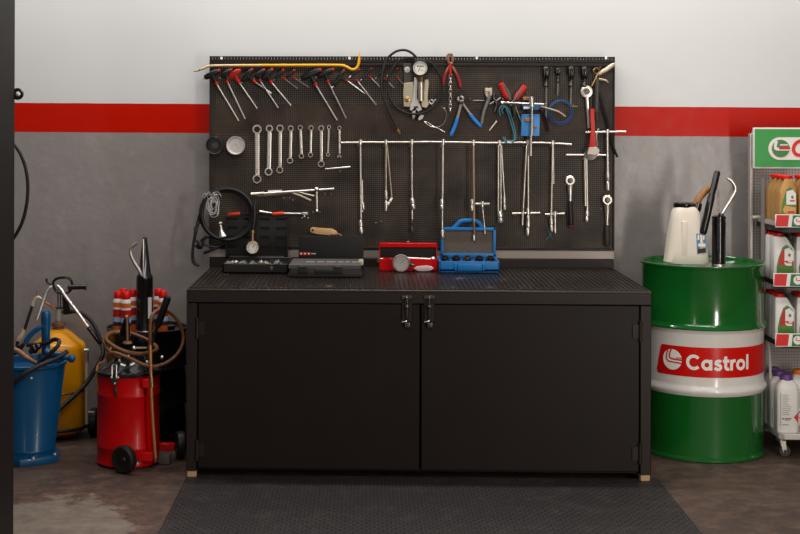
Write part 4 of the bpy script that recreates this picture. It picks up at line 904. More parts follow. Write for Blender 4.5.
b = B(); b.ball(q(34, 349, .06), .021); b.ball(q(38, 346.5, .065), .016); b.cyl(q(30, 352, .05), q(38, 347, .06), .012, n=10); part('valve', b, gloss_black, t)
b = B(); b.tube([q(14, 349, .08), q(18, 351, .08), q(26, 357, .08), q(37, 363.5, .07)], [.009, .012, .0125, .010], 10); part('coupling', b, rust, t)
b = B(); b.tube(cr([q(10, 388, .16), q(16, 381, .17), q(24, 374, .17), q(36, 367, .15), q(50, 361, .12), q(60, 356.5, .1), q(67.5, 351, .08)], 6), .0105, 10); part('hose', b, rubber, t)
b = B(); b.tube(cr([q(38, 364, .1), q(46, 357, .11), q(54, 350, .11), q(58.6, 344.5, .1), q(58.6, 340.4, .08), q(54, 339.6, .06), q(47, 343, .06), q(38, 344.5, .05), q(27, 345, .04)], 6), .0095, 10); part('hose', b, rubber, t)
b = B(); b.cyl(q(31.6, 378, .17), q(31.6, 378, .178), .005, n=8); part('rivet', b, chrome, t)

# yellow oil drainer
YC = 6.69; s = YC/F; c0 = V((P(58.5, 400, YC).x, YC, 0)); R = 27.4*s
zb, zs, zt = P(58, 431, YC).z, P(58, 349, YC).z, P(58, 329, YC).z
t = E('oil_drainer', 'yellow tank with chrome pump handles standing behind the blue bucket', 'oil drainer', c0)
lathe_part('tank', [(0, zb-.02), (R*.7, zb-.012), (R*.95, zb+.01), (R, zb+.035), (R, zs-.02), (R*.995, zs+.005), (R*.97, zs+.022), (R*.9, zs+.036), (R*.78, zs+.046), (R*.5, zt-.018), (R*.3, zt), (0, zt)], c0, yellow, t)
b = B(); b.torus(c0+V((0, 0, zb+.028)), R*1.02, .008, (0, 0, 1), 36, 8); part('band', b, rubber, t)
b = B(); b.torus(c0+V((0, 0, P(58, 389, YC).z)), R*1.005, .004, (0, 0, 1), 36, 6); part('band', b, darksteel, t)
q = lambda x, y, d=0: P(x, y, YC-d)
b = B(); b.lathe([(0, zt-.02), (.022, zt-.02), (.026, zt), (.026, zt+.012), (.034, zt+.016), (.034, zt+.032), (.016, zt+.036), (.016, zt+.04), (0, zt+.04)], c0+V((0, 0, 0)), (0, 0, 1), 18); part('neck', b, rust, t)
zg = P(57, 322, YC).z; zg2 = P(57, 308.5, YC).z
b = B(); b.cyl(V((c0.x, YC, zg)), V((c0.x, YC, zg2)), .0155, n=18); part('sight_glass', b, M('cloudy_glass', '#b8b0a2', .2, 0, .1, 20, trans=.3), t)
b = B(); b.cyl(V((c0.x, YC, zg2)), V((c0.x, YC, zg2+.006)), .019, n=16); b.cyl(V((c0.x, YC, zg-.006)), V((c0.x, YC, zg)), .019, n=16); part('glass_collar', b, darksteel, t)
b = B()
for dx in (0, 2.6): b.cyl(q(58+dx, 309), q(58+dx, 289), .0032, n=8)
part('pump_rod', b, darksteel, t)
b = B(); b.prism([q(x, y, .02) for x, y in ((62, 296), (66.5, 297), (71, 314), (63, 315))], (0, .02, 0), .003); b.cyl(q(60, 312), q(75, 312), .006, n=8); part('bracket', b, gloss_black, t)
b = B(); b.tube(cr([q(x, y, .02) for x, y in ((56, 291), (53, 284), (55.5, 279.4), (62, 277.6), (69, 278.4), (72, 283), (71.4, 289), (66, 293.5), (60, 293))], 5, True), .0065, 8, True); part('handle_ring', b, gloss_black, t)
b = B(); b.tube(cr([q(54, 285, .02), q(50, 284.4, .02), q(47, 282, .02), q(46.4, 278.4, .02)], 4), .0052, 8); b.tube([q(68, 287.4, .02), q(86, 287, .02)], .012, 10); b.cyl(q(85, 287, .02), q(86.4, 287, .02), .016, n=12); part('grip', b, gloss_black, t)
b = B(); b.tube(cr([q(52.5, 286.5, .04), q(48.5, 289, .045), q(45.6, 294, .05), q(41.6, 306, .06), q(37, 320, .07)], 5), [.0075]*16+[.0085]*5, 10); part('handle_tube', b, chrome, t)
b = B(); b.tube(cr([q(57, 286, .04), q(60, 288, .045), q(66, 297, .05), q(78, 313, .06), q(88.4, 327.6, .07)], 5), .0085, 10); part('handle_tube', b, chrome, t, 'bright straight tube')
b = B(); p, e = q(88, 327, .07), q(101, 344.4, .08); b.tube([p, p.lerp(e, .1), p.lerp(e, .9), e], [.009, .0115, .0105, .008], 10); part('handle_grip', b, gloss_black, t)
b = B(); b.tube(cr([q(43.5, 302, .03), q(48, 303.6, .03), q(52, 306.6, .02), q(56, 310, .01)], 5), .0055, 8); part('fuel_line', b, copper, t)
b = B(); b.tube(cr([q(42.4, 300, .04), q(39.4, 297.4, .04), q(36, 298.4, .04), q(33.6, 302, .04), q(32.4, 306, .04)], 5), [.006]*6+[.0085]*10+[.0095]*5, 10); part('nozzle_elbow', b, creamy, t)
b = B(); b.cyl(q(36.4, 297, .04), q(37, 290, .04), .0026, n=6); part('trigger', b, rust, t)
b = B(); b.cyl(q(32.2, 306, .04), q(24.4, 330, .05), .0075, n=10); part('nozzle_grip', b, rubber, t)
b = B(); b.tube([q(24, 329, .05), q(22, 335, .05), q(20, 338, .05), q(18.6, 341, .05)], [.0095, .0105, .014, .012], 10); part('nozzle_collar', b, creamy, t)
b = B(); b.tube(cr([q(18.6, 340.5, .05), q(17, 345, .05), q(20, 347, .06), q(24, 344, .07), q(18, 352, .07), q(10, 356, .06)], 5), .008, 8); part('hose', b, rubber, t)
b = B(); b.tube(cr([q(66, 313, .0), q(74, 311.4, -.02), q(83, 314, -.03), q(91, 321, -.03), q(97, 331, -.02), q(101, 343, .0), q(103, 354, .04), q(96, 368, .08), q(88, 381, .1), q(76, 394, .14), q(64, 405, .18), q(58, 411, .2)], 6), .0105, 10); part('hose', b, rubber, t)
b = B(); b.cyl(q(86.6, 352, .06), q(86.6, 424, .06), .0085, n=10); part('frame_post', b, creamy, t)
b = B(); b.cyl(q(84.5, 350.6, .06), q(88.6, 350.6, .06), .011, n=10); b.cyl(q(86.6, 352, .06), q(86.6, 361, .06), .0105, n=10); part('post_cap', b, steel, t)
b = B(); b.cyl(q(86, 412, .06), q(94, 412, .06), .0045, n=8); b.cyl(q(60, 427, .0), q(94, 426, .0), .008, n=8); part('axle', b, steel, t)
zw = .068
for xx in (93.5, 32):
    b = B(); c = V((P(xx, 400, YC).x, YC+.02, zw)); b.lathe([(.03, -.02), (.058, -.022), (.068, -.014), (.068, .014), (.058, .022), (.03, .02)], c, (1, 0, 0), 28, True); b.cyl(c-V((.018, 0, 0)), c+V((.018, 0, 0)), .031, n=16); part('wheel', b, rubber, t)
b = B(); b.tube([V((P(36, 400, YC).x, YC+.03, zw)), V((c0.x, YC+.05, zw)), V((P(93.5, 400, YC).x-.01, YC+.03, zw))], .008, 8); b.tube([V((c0.x, YC-R*.6, 0.004)), V((c0.x, YC-R*.6, zb))], .012, 8); part('frame', b, darksteel, t)

# black drum behind the red greaser
YC = 6.64; s = YC/F; c0 = V((P(147, 400, YC).x, YC, 0)); R = 40*s; zt = P(147, 326.5, YC).z
t = E('steel_drum', 'low black steel drum against the wall, behind the red greaser', 'drum', c0)
prof = [(0, 0), (R, 0), (R+.004, .006), (R, .014), (R, zt*.33), (R+.006, zt*.345), (R, zt*.36), (R, zt*.66), (R+.006, zt*.675), (R, zt*.69), (R, zt-.012), (R+.004, zt-.006), (R+.004, zt), (R-.002, zt+.002), (R-.006, zt-.012), (0, zt-.012)]
lathe_part('barrel', prof, c0, gloss_black, t)
b = B(); b.cyl(c0+V((.1, .03, zt-.012)), c0+V((.1, .03, zt+.002)), .03, n=20); part('bung', b, gloss_black, t)
zd = zt-.012
def spray(px, Y, label, src=[]):
    if src: return dup(src[0], V((P(px, 300, Y).x, Y, zd))-src[0].location, label)
    c = V((P(px, 300, Y).x, Y, zd)); t = E('spray_bottle', label, 'bottle', c, 'red capped bottles on the black drum'); r = .024
    lathe_part('bottle', [(0, 0), (r*.95, 0), (r, .004), (r, .148), (r*.92, .160), (r*.7, .168), (r*.7, .172), (0, .172)], c, M('orange_bottle', '#d4662a', .35, 0, .06), t, 20)
    lathe_part('cap', [(r*.84, .167), (r*.86, .176), (r*.8, .192), (r*.6, .2), (0, .203)], c, capred, t, 20)
    lathe_part('shoulder_band', [(r*1.01, .148), (r*.95, .159), (r*.8, .166)], c, whiteb, t, 20, 'white shoulder')
    lathe_part('label_block', [(r*1.012, .082), (r*1.012, .116)], c, redp, t, 20, 'red label')
    lathe_part('label_strip', [(r*1.012, .058), (r*1.012, .078)], c, M('strip_blue', '#8fb4d0', .4), t, 20, 'pale blue strip')
    lathe_part('label_text_bar', [(r*1.014, .038), (r*1.014, .056)], c, M('strip_dark', '#2b2a33', .4), t, 20, 'dark strip')
    lathe_part('label_white_band', [(r*1.011, .116), (r*1.011, .126)], c, whiteprint, t, 20, 'white strip')
    src.append(t); return t
spray(118.2, 6.50, 'red capped orange bottle at the near left of the cluster on the black drum')
spray(126.0, 6.47, 'red capped orange bottle standing foremost in the cluster on the black drum')
spray(123.2, 6.60, 'red capped orange bottle at the back of the cluster, beside the wall')
spray(132.6, 6.56, 'red capped orange bottle half hidden by the tall black grease gun')
spray(158.6, 6.60, 'red capped orange bottle just right of the tall black grease gun')
spray(163.0, 6.53, 'red capped orange bottle farthest along to the black drum\'s right edge')

def grease_gun(cx, ybot, ytop, ycone, Y, zbase, rpx, label, cone, sp, lever, n_rod):
    s = Y/F; c = V((P(cx, 300, Y).x, Y, zbase)); t = E('grease_gun', label, 'grease gun', c)
    R = rpx*s; z1 = P(cx, ytop, Y).z-zbase; z2 = P(cx, ycone, Y).z-zbase
    prof = [(0, 0), (R*1.03, 0), (R*1.03, .012), (R, .014), (R, z1*.96), (R*.96, z1)]
    prof += [(R*.75, z1+.01), (R*.28, z2-.01), (R*.2, z2), (0, z2+.002)] if cone else [(R*1.02, z1+.002), (R*1.02, z1+.014), (R*.5, z1+.02), (0, z1+.02)]
    lathe_part('barrel', prof[4:], c, gloss_black, t, 28)
    lathe_part('lower_barrel', prof[2:5], c, gloss_black, t, 28)
    lathe_part('base_ring', prof[:4], c, chrome, t, 28, 'chrome base ring')
    q = lambda x, y, d=.0: P(x, y, Y-d)
    b = B(); pts = cr([q(*p, R*.6) for p in sp], 6); b.tube(pts, .0085, 10); part('spout', b, chrome, t, 'bent chrome spout')
    b = B(); b.ball(q(*sp[0], R*.6), .013); b.box(q(sp[0][0], sp[0][1]+1, R*.5), (.022, .02, .012), None, .003); part('spout_joint', b, darksteel, t)
    b = B(); b.cyl(q(*n_rod[0], R*.95), q(*n_rod[1], R*.9), .0032, n=8); part('rod', b, steel, t)
    if lever:
        b = B(); p, e = q(*lever[0], R*.9), q(*lever[1], R*1.3); b.tube([p, p.lerp(e, .04), p.lerp(e, .4), p.lerp(e, .42), p.lerp(e, .96), e], [.012, .0155, .0155, .0175, .0185, .015], 12); part('lever', b, gloss_black, t)
    return t
g = grease_gun(144.6, 328, 276, 237.5, 6.52, zd, 8.4, 'tall black grease gun standing on the black drum among red capped bottles', True,
    [(142.5, 277), (139, 270), (134, 262), (130.6, 253.6), (131, 248), (134, 245), (137.4, 242.4)], None, [(143.2, 277), (143.4, 239)])
b = B(); pc = P(148.5, 311, 6.46); b.mm((pc.x-.004, 6.472, P(0, 318, 6.46).z), (pc.x+.012, 6.476, P(0, 297, 6.46).z)); part('label', b, whiteprint, g, 'white paper label')

# red greaser
YC = PZ(128, 470, 0).y+.14; s = YC/F; c0 = V((P(128.4, 440, YC).x, YC, 0)); R = 31*s; zt = P(128, 370.5, YC).z
t = E('grease_dispenser', 'red steel greaser on wheels with brown hose looped over its black lid', 'greaser', c0)
z1, z2 = P(128, 391.5, YC).z, P(128, 443, YC).z
def bead(z): return [(R, z-.009), (R+.0026, z-.004), (R+.0026, z+.004), (R, z+.009)]
lathe_part('barrel', [(0, .008), (R+.002, .008), (R+.004, .014), (R, .02)]+bead(z2)+bead(z1)+[(R, zt-.006), (R+.003, zt), (R-.004, zt+.002), (R-.008, zt-.02), (0, zt-.02)], c0, redpaint, t, 48)
b = B(); b.lathe([(R*.2, 0), (R*.9, 0), (R*.9, .009), (R*.2, .009)], c0, (0, 0, 1), 32, True); part('bottom_ring', b, rubber, t)
q = lambda x, y, d=0: P(x, y, YC-d)
lathe_part('lid', [(R+.006, zt-.008), (R+.008, zt+.006), (R-.004, zt+.014), (R*.8, zt+.022), (R*.5, zt+.05), (R*.42, zt+.07), (0, zt+.072)], c0, gloss_black, t)
b = B(); b.prism([q(x, y, .05) for x, y in ((124.6, 316), (128, 315.6), (130, 342), (131, 362), (114, 362), (116, 344))], (0, .03, 0), .004); part('pump_head', b, gloss_black, t)
b = B(); b.cyl(q(127, 319, .075), q(127.4, 341, .075), .0055, n=10); b.ball(q(126.6, 317.4, .07), .009); b.lathe([(.022, 0), (.02, .008), (.008, .01), (0, .01)], q(127.4, 343.4, .07), (0, 0, 1), 16); part('pump_pin', b, rust, t)
for a, r in ((q(134, 348, .1), .010), (q(147, 362, .09), .009), (q(162, 357.5, .05), .009), (q(119.5, 361, .13), .008), (q(128.5, 355.6, .12), .0075)):
    b = B(); b.ball(a, r); part('lid_bolt', b, steel, t)
b = B(); b.mm(q(134, 348.6, .09), q(147, 346.9, .082)); part('lid_plate', b, creamy, t, 'pale plate on the lid')
# latch
b = B(); yy = R+.006
b.tube([q(112, 366, yy), q(112, 378, yy+.003)], .0028, 6); b.tube([q(116.6, 365, yy), q(116.2, 378, yy+.003)], .0028, 6); b.tube([q(112, 366, yy), q(113.4, 364.4, yy-.01), q(116.6, 365, yy)], .0028, 6); part('latch_bail', b, chrome, t)
b = B(); b.box(q(114.6, 381, yy-.004), (.03, .012, .03), None, .005, 2); b.box(q(115.6, 391.5, yy), (.013, .009, .042), Matrix.Rotation(-.12, 4, 'Y'), .003); part('latch', b, darksteel, t)
b = B(); b.ball(q(111.6, 377.6, yy+.004), .006); b.ball(q(118, 377.6, yy+.004), .006); b.ball(q(114.8, 383.6, yy+.004), .006); part('latch_rivet', b, chrome, t)
# brackets carrying the wand
for (x0, x1, y, nm) in ((142, 150.5, 384, 'upper_bracket'), (134, 153, 457, 'lower_bracket')):
    b = B(); za, zb_ = q(x0, y+4.5, R).z, q(x0, y-4.5, R).z; b.mm((q(x0, y, R).x, YC-R*1.0, za), (q(x1, y, R).x, YC-R*.45, zb_), .003); part(nm, b, redpaint, t)
b = B(); b.tube(cr([q(150.4, 345, R*.9), q(150.8, 370, R*.98), q(152.2, 410, R*1.02), q(155.6, 459.6, R*1.02)], 6), [.0072]*19, 10); part('wand', b, copper, t, 'copper coloured wand')
b = B(); b.cyl(q(155.4, 457.6, R*1.02), q(155.9, 461.8, R*1.02), .0095, .006, 10); part('wand_tip', b, brass, t)
b = B(); b.cyl(q(151, 374, R*1.0), q(152, 387, R*1.03), .0088, n=10); part('wand_fitting', b, brass, t)
b = B(); b.tube(cr([q(111.6, 346, .02), q(104.6, 360, .04), q(97.4, 366, .05), q(97, 382, .06), q(98, 390, .06)], 5), .0042, 8); part('side_rod', b, copper, t)
# hose
loopA = [(120, 358, .1), (110, 352, .12), (104.4, 343, .1), (106, 335.6, .03), (114, 332.2, -.04), (126, 332.4, -.07), (140, 336.6, -.08), (152, 343, -.06), (157, 349, -.01), (149, 353, .06), (135, 353.6, .11), (120, 349.6, .14), (109, 343, .13), (106, 338, .08), (112, 333.4, .0), (124, 333.4, -.04)]
b = B(); b.tube(cr([q(*p) for p in loopA], 6), .0092, 10); part('hose', b, bronze, t)
loopB = [(149.6, 358, .1), (150, 340, .12), (150.2, 326, .12), (152, 316, .11), (157.4, 310.4, .08), (165, 310, .04), (174, 316, .02), (181, 327, .02), (183.4, 340, .03), (179, 352, .06), (169, 361.6, .09), (156, 366.2, .12), (143, 364.4, .15), (128, 357.6, .17), (116, 353.2, .17), (110, 353.4, .16), (106, 358, .14)]
b = B(); b.tube(cr([q(*p) for p in loopB], 6), .0082, 10); part('hose', b, bronze, t)
b = B(); p, e = q(157.4, 326.6, .1), q(168, 296.6, .13); b.tube([p, p.lerp(e, .05), p.lerp(e, .95), e], [.011, .0155, .0165, .013], 12); b.cyl(q(153.6, 337, .09), p, .007, n=8); part('lever_grip', b, rubber, t)
b = B(); b.tube([q(157, 327, .09), q(150, 350, .07), q(146, 360, .05)], .0075, 8); part('lever', b, darksteel, t)
# wheels
def wheel(px, Y, r, wd, rotz, nm='wheel'):
    c = V((P(px, 440, Y).x, Y, r)); ax = V((math.cos(rotz), math.sin(rotz), 0))
    b = B(); b.lathe([(r*.55, -wd*.4), (r*.85, -wd*.5), (r*.97, -wd*.34), (r, 0), (r*.97, wd*.34), (r*.85, wd*.5), (r*.55, wd*.4)], c, ax, 36, True); w = part(nm, b, rubber, t)
    b = B(); b.lathe([(r*.56, -wd*.3), (r*.3, -wd*.2), (r*.22, -wd*.42), (0, -wd*.42)], c, ax, 24); b.lathe([(r*.56, wd*.3), (r*.3, wd*.2), (r*.22, wd*.42), (0, wd*.42)], c, ax, 24); part('wheel_hub', b, blackp, w)
wheel(124.2, YC-R-.06, .062, .04, 1.05); wheel(180.5, YC+.08, .062, .04, .25)
b = B(); c = V((P(124.2, 440, YC-R-.06).x, YC-R-.06, .062)); b.cyl(c, c+V((.02, .09, 0)), .012, n=10); part('axle', b, darksteel, t)
b = B(); b.mm((c0.x+R*.7, YC-.0, .05), (P(178, 440, YC+.05).x-.01, YC+.03, .085), .004); part('wheel_bracket', b, redpaint, t)
b = B(); b.box((P(166, 440, YC+.02).x, YC-.02, .022), (.055, .05, .044), None, .012, 2); part('glide', b, M('glide_grey', '#57504c', .5), t)
b = B(); b.cyl((P(178, 440, YC+.05).x-.02, YC+.045, .062), (P(180.5, 440, YC+.08).x, YC+.08, .062), .009, n=8); part('axle', b, darksteel, t)

# ------------------------------------------------------------------ green oil drum
YC = 6.55; cx = P(702.2, 260, YC).x; R = .283; c0 = V((cx, YC, 0)); Yf = YC-R
zt = P(702, 260.5, YC).z
zu, zl = P(702, 330.5, Yf).z, P(702, 392.5, Yf).z
t = E('oil_drum', 'green oil drum with a white middle band, right of the workbench', 'drum', c0)
lathe_part('lower_shell', [(R*.9, .004), (R-.002, 0), (R+.004, .004), (R+.004, .014), (R-.003, .022), (R-.003, zl-.03), (R-.001, zl-.022)], c0, greenp, t, 96)
hoop = lambda z: [(R-.001, z-.022), (R+.004, z-.014), (R+.0095, z-.004), (R+.0095, z+.004), (R+.004, z+.014), (R-.002, z+.022)]
lathe_part('white_band', hoop(zl)+[(R-.003, zl+.03), (R-.003, zu-.024), (R-.001, zu-.016), (R+.004, zu-.01), (R+.0085, zu-.003)], c0, whitep, t, 96, 'white middle band')
lathe_part('upper_shell', [(R+.0085, zu-.003), (R+.0098, zu+.003), (R+.004, zu+.012), (R-.002, zu+.02), (R-.003, zu+.028), (R-.003, zt-.02), (R+.001, zt-.014), (R+.005, zt-.008), (R+.005, zt-.002), (R+.002, zt), (R-.003, zt), (R-.006, zt-.004), (R-.008, zt-.018), (R-.03, zt-.02), (0, zt-.02)], c0, greenp, t, 96)
b = B(); bc = c0+V((.1, .19, zt-.02)); b.lathe([(0, 0), (.034, 0), (.034, .01), (.022, .012), (.022, .006), (0, .006)], bc, (0, 0, 1), 20); part('bung', b, steel, t)
a0 = math.atan2(-YC, -cx)                       # azimuth of the side facing the camera
def dm(off):
    def fn(x, z):                               # x metres round the drum (to the right positive), z height
        a = a0+x/R; r = R-.003+off; return V((cx+r*math.cos(a), YC+r*math.sin(a), z))
    return fn
zb0, zb1 = P(702, 378, Yf).z, P(702, 348, Yf).z; hb = zb1-zb0
ang = lambda px: math.asin(max(-1, min(1, (px-702.2)/61.6)))*R
xl0, xl1 = ang(657.6), ang(662.4); b = B(); n = 60; xr = R*1.75
rows = []
for j in range(9):
    k = j/8; z = zb0+hb*k; ins = .012*(max(0, 1-k*8*.9) if j == 0 else 0)+.005*(1 if j == 8 else 0)
    xl = xl0+(xl1-xl0)*k+ins; rows.append([b.bm.verts.new(dm(.0012)(xl+(xr-xl)*i/n, z)) for i in range(n+1)])
for j in range(8):
    for i in range(n): b.face([rows[j][i], rows[j][i+1], rows[j+1][i+1], rows[j+1][i]])
bp = part('red_label', b, redband, t, 'red printed band')
zc = P(702, 370.6, Yf).z; cap = P(702, 355, Yf).z-zc; sc_ = cap/1.46
b = B(); x0 = ang(687.2); x1 = ang(746.2); adv = sum(LETTERS[ch][1] for ch in 'Castrol'); kx = (x1-x0)/((adv-.12)*sc_)
write(b, 'Castrol', 0, 0, sc_, lambda x, z: dm(.0024)(x0+x*kx, zc+z), .3)
part('lettering', b, whiteprint, bp, 'white lettering')
lc = (ang(673.4), P(702, 362.2, Yf).z); rl = .047
b = B(); fn = lambda x, z: dm(.0022)(lc[0]+x*rl*1.02, lc[1]+z*rl); ce = b.bm.verts.new(fn(0, 0)); rr = [b.bm.verts.new(fn(math.cos(2*PI*i/48), math.sin(2*PI*i/48))) for i in range(48)]
for i in range(48): b.face([ce, rr[i], rr[(i+1) % 48]])
part('logo_disc', b, whiteprint, bp, 'white round emblem')
b = B(); fn = lambda x, z: dm(.0032)(lc[0]+x*rl*1.02, lc[1]+z*rl)
b.ribbon([(-.06+.0, 1.0), (-.2, .72), (-.27, .4), (-.27, .22), (-.14, .1), (.1, .06), (1.0, .0)], .14, fn)
b.ribbon([(-.42, .93), (-.56, .55), (-.6, .2), (-.55, -.06), (-.36, -.2), (-.1, -.24), (.97, -.3)], .13, fn)
b.ribbon([(.45, .2), (.75, .2), (1.0, .17)], .09, fn)
part('logo_lines', b, redband, bp)

# jug and grease gun on the drum
zd = zt-.02
Yj = 6.49; cj = V((P(686, 262, Yj).x, Yj, zd)); s = Yj/F
t = E('oil_jug', 'translucent white oil jug with black lid, on the green drum', 'jug', cj)
def rrect(cx_, cy_, hx, hy, r, z, n=6):
    o = []
    for sx, sy, a in ((1, 1, 0), (-1, 1, 90), (-1, -1, 180), (1, -1, 270)):
        for i in range(n+1):
            th = math.radians(a+90*i/n); o.append((cx_+sx*(hx-r)+r*math.cos(th), cy_+sy*(hy-r)+r*math.sin(th), z))
    return o
secs = []
for (y, l, r, hy) in ((262.6, 666, 706.4, .068), (261.2, 664.4, 707.6, .07), (250, 666, 706.6, .07), (238, 667.6, 704.6, .069), (228, 669, 702.4, .066), (219, 670.6, 700.6, .062), (212, 672, 698.6, .056), (208, 674, 696, .05), (206.4, 676, 693.6, .044)):
    z = P(686, y, Yj).z; z = max(zd, z) if y > 262 else z
    xl, xr = P(l, y, Yj).x, P(r, y, Yj).x; secs.append(rrect((xl+xr)/2, Yj, (xr-xl)/2, hy, min(hy, (xr-xl)/2)*.75, z))
b = B(); b.loft(secs); part('body', b, cream, t)
b = B(); zl_ = P(684, 207, Yj).z; b.lathe([(0, -.002), (.046, -.002), (.049, .004), (.049, .016), (.042, .022), (0, .024)], V((P(684, 205, Yj).x, Yj, zl_)), (0, 0, 1), 30); part('lid', b, gloss_black, t)
b = B(); b.mm((P(678.2, 240, Yj).x, Yj-.074, P(0, 250, Yj).z), (P(684, 240, Yj).x, Yj-.06, P(0, 217, Yj).z), .006, 2); part('level_strip', b, cream, t)
b = B(); yq = lambda d: d
p0 = [P(696.5, 233.6, Yj-.072), P(705, 233.6, Yj-.05), P(706.8, 253.4, Yj-.05), P(697.4, 254, Yj-.072)]
b.prism(p0, (0, -.003, 0)); lb = part('label', b, labelblue, t, 'blue and white paper label')
b = B()
for (xa, xb, ya, yb) in ((697.6, 699.4, 235, 240), (700.4, 702.4, 235, 243), (703, 704.4, 235.6, 240), (698.4, 705.4, 243.6, 246.6)):
    b.prism([P(xa, ya, Yj-.0775), P(xb, ya, Yj-.0775), P(xb, yb, Yj-.0775), P(xa, yb, Yj-.0775)], (0, .012, 0))
part('label_print', b, whiteprint, lb)
b = B(); b.prism([P(698, 249, Yj-.0775), P(705.6, 248.4, Yj-.0775), P(706, 252.6, Yj-.0775), P(698, 253.4, Yj-.0775)], (0, .012, 0)); part('label_print', b, ink, lb)
b = B(); b.tube(cr([P(695, 207, Yj), P(699, 198.6, Yj), P(705, 191.6, Yj), P(712, 187.4, Yj), P(716.4, 186.4, Yj)], 5), [.017]*6+[.0165]*8+[.016]*7, 12); part('spout_hose', b, ambertube, t, 'amber spout hose')
b = B(); p, e = P(696.6, 208, Yj), P(698.2, 202.6, Yj); b.tube([P(693, 213, Yj), p, e], [.024, .023, .02], 14); part('spout_collar', b, gloss_black, t)
grease_gun(718.6, 264, 219.4, 216, 6.47, zd, 6.7, 'black grease gun with long black lever, standing on the green drum', False,
    [(721, 215), (725, 208.4), (731.4, 198), (735, 191), (734.6, 185.4), (731, 180.6), (727, 177.6)], ((717.6, 171), (702.6, 234)), [(718.6, 213), (718.2, 190)])

# ------------------------------------------------------------------ display stand
YFs, YBs = 6.36, 6.74
sx0 = 1.893; sw = .62; sx1 = sx0+sw
t = E('display_stand', 'grey shop display stand with a green header sign, right of the oil drum', 'display stand', (sx0+sw/2, 6.55, 0))
shz_low = P(780, 343.0, YFs+.02).z-.021
zt0, zt1 = P(780, 440, YFs).z, P(780, 434.2, YFs).z
b = B(); b.prism([(sx0, YBs, zt0), (sx0, YFs+.02, zt0), (sx0+.02, YFs, zt0), (sx1-.04, YFs, zt0), (sx1, YFs+.12, zt0), (sx1, YBs, zt0)], (0, 0, zt1-zt0), .003); part('tray', b, lightst, t)
for (px, yy) in ((783.5, YFs+.05), (783.5+100, YFs+.05), (779, YBs-.05), (779+104, YBs-.05)):
    cxx = P(px, 446, yy).x; b = B(); r = .027
    b.cyl((cxx-.012, yy, zt0), (cxx-.012, yy, zt0-.014), .012, n=12); b.prism([(cxx-.02, yy-.014, zt0-.012), (cxx+.006, yy-.014, zt0-.012), (cxx+.012, yy-.014, r-.006), (cxx-.004, yy-.014, r-.006)], (0, .028, 0)); cst = part('caster', b, steel, t)
    b = B(); b.lathe([(.008, -.01), (r*.9, -.01), (r, -.006), (r, .006), (r*.9, .01), (.008, .01)], (cxx+.004, yy, r), (0, 1, 0), 24, True); b.cyl((cxx+.004, yy-.016, r), (cxx+.004, yy+.016, r), .008, n=10); part('caster_wheel', b, M('caster_grey', '#37312f', .35), cst)
xb0 = P(748.5, 240, YBs).x; xb1 = xb0+.72; zh0 = P(775, 168.6, YBs-.09).z; zh1 = P(775, 127.6, YBs-.09).z
b = B(); b.mm((xb0+.012, YBs, zt0+.0), (xb1-.012, YBs+.004, zh1-.02)); part('back_panel', b, pegboard_mat('perforated_grey_panel', '#a39a94', .0142, .21, '#a39a94', .45), t)
b = B(); b.mm((xb0+.012, YBs+.008, zt0+.0), (xb1-.012, YBs+.012, zh1-.02)); part('rear_sheet', b, M('rear_grey', '#4a4442', .5), t)
for x in (xb0, xb1-.014):
    b = B(); b.mm((x, YBs-.03, zt0), (x+.014, YBs+.014, zh1-.03), .003); part('side_frame', b, M('frame_grey', '#a79f99', .42, .2, .08, 20), t)
b = B(); b.tube([(sx0+.006, 6.46, zt1-.004), (sx0+.006, 6.53, .33), (sx0+.006, 6.56, shz_low)], .0075, 8); part('side_brace', b, lightst, t)
# header
xh0 = P(753.4, 148, YBs-.09).x; xh1 = xh0+.70; yh = YBs-.09
b = B(); b.mm((xh0, yh, zh0), (xh1, yh+.022, zh1), .005, 2); hd = part('header_sign', b, whiteb, t)
b = B(); b.mm((xh0+.006, yh-.002, zh0+.008), (xh1-.006, yh+.004, zh1-.007)); part('sign_face', b, signgreen, hd, 'green sign face')
hh = zh1-zh0; pcx = P(779.6, 148.4, yh).x; pcz = (zh0+zh1)/2-.002; pr_ = hh*.215
fn = lambda x, z: V((pcx+x, yh-.003, pcz+z))
xe = .40
def pill(r, y, mat, nm):
    b = B(); pts = arc(0, 0, r, 90, 270, 20)+arc(xe, 0, r, -90, 90, 20); b.prism([V((pcx+x, y, pcz+z)) for x, z in pts], (0, .002, 0)); return part(nm, b, mat, hd)
pill(pr_*1.28, yh-.004, whiteprint, 'badge')
b = B(); b.prism([V((pcx+x, yh-.0055, pcz+z)) for x, z in arc(.004, 0, pr_*1.0, 0, 352, 40)], (0, .002, 0)); part('badge_disc', b, M('badge_green', '#3f7a3c', .4), hd, 'green round emblem')
b = B(); r = pr_; fz = lambda x, z: V((pcx+.004+x*r, yh-.0062, pcz+z*r))
b.ribbon([(-.5, .86), (-.62, .3), (-.58, -.02), (-.4, -.06), (.2, -.06), (1.15, -.06)], .34, fz); b.ribbon([(-.2, .1), (.98, .1)], .2, fz)
b.ribbon([(-.1, .42), (.8, .42)], .14, fz); part('emblem_lines', b, whiteprint, hd)
b = B(); fz = lambda x, z: V((pcx+.004+x*r, yh-.007, pcz+z*r)); b.ribbon([(-.2, .06), (1.05, .06)], .3, fz); part('emblem_bar', b, redink, hd)
b = B(); x0_ = P(790.4, 148, yh).x; ss = hh*.3; write(b, 'Castrol', 0, 0, ss, lambda x, z: V((x0_+x*.97, yh-.0052, pcz-ss*.66+z)), .3, .14); part('sign_lettering', b, M('sign_red', '#d2201c', .4), hd, 'red lettering')
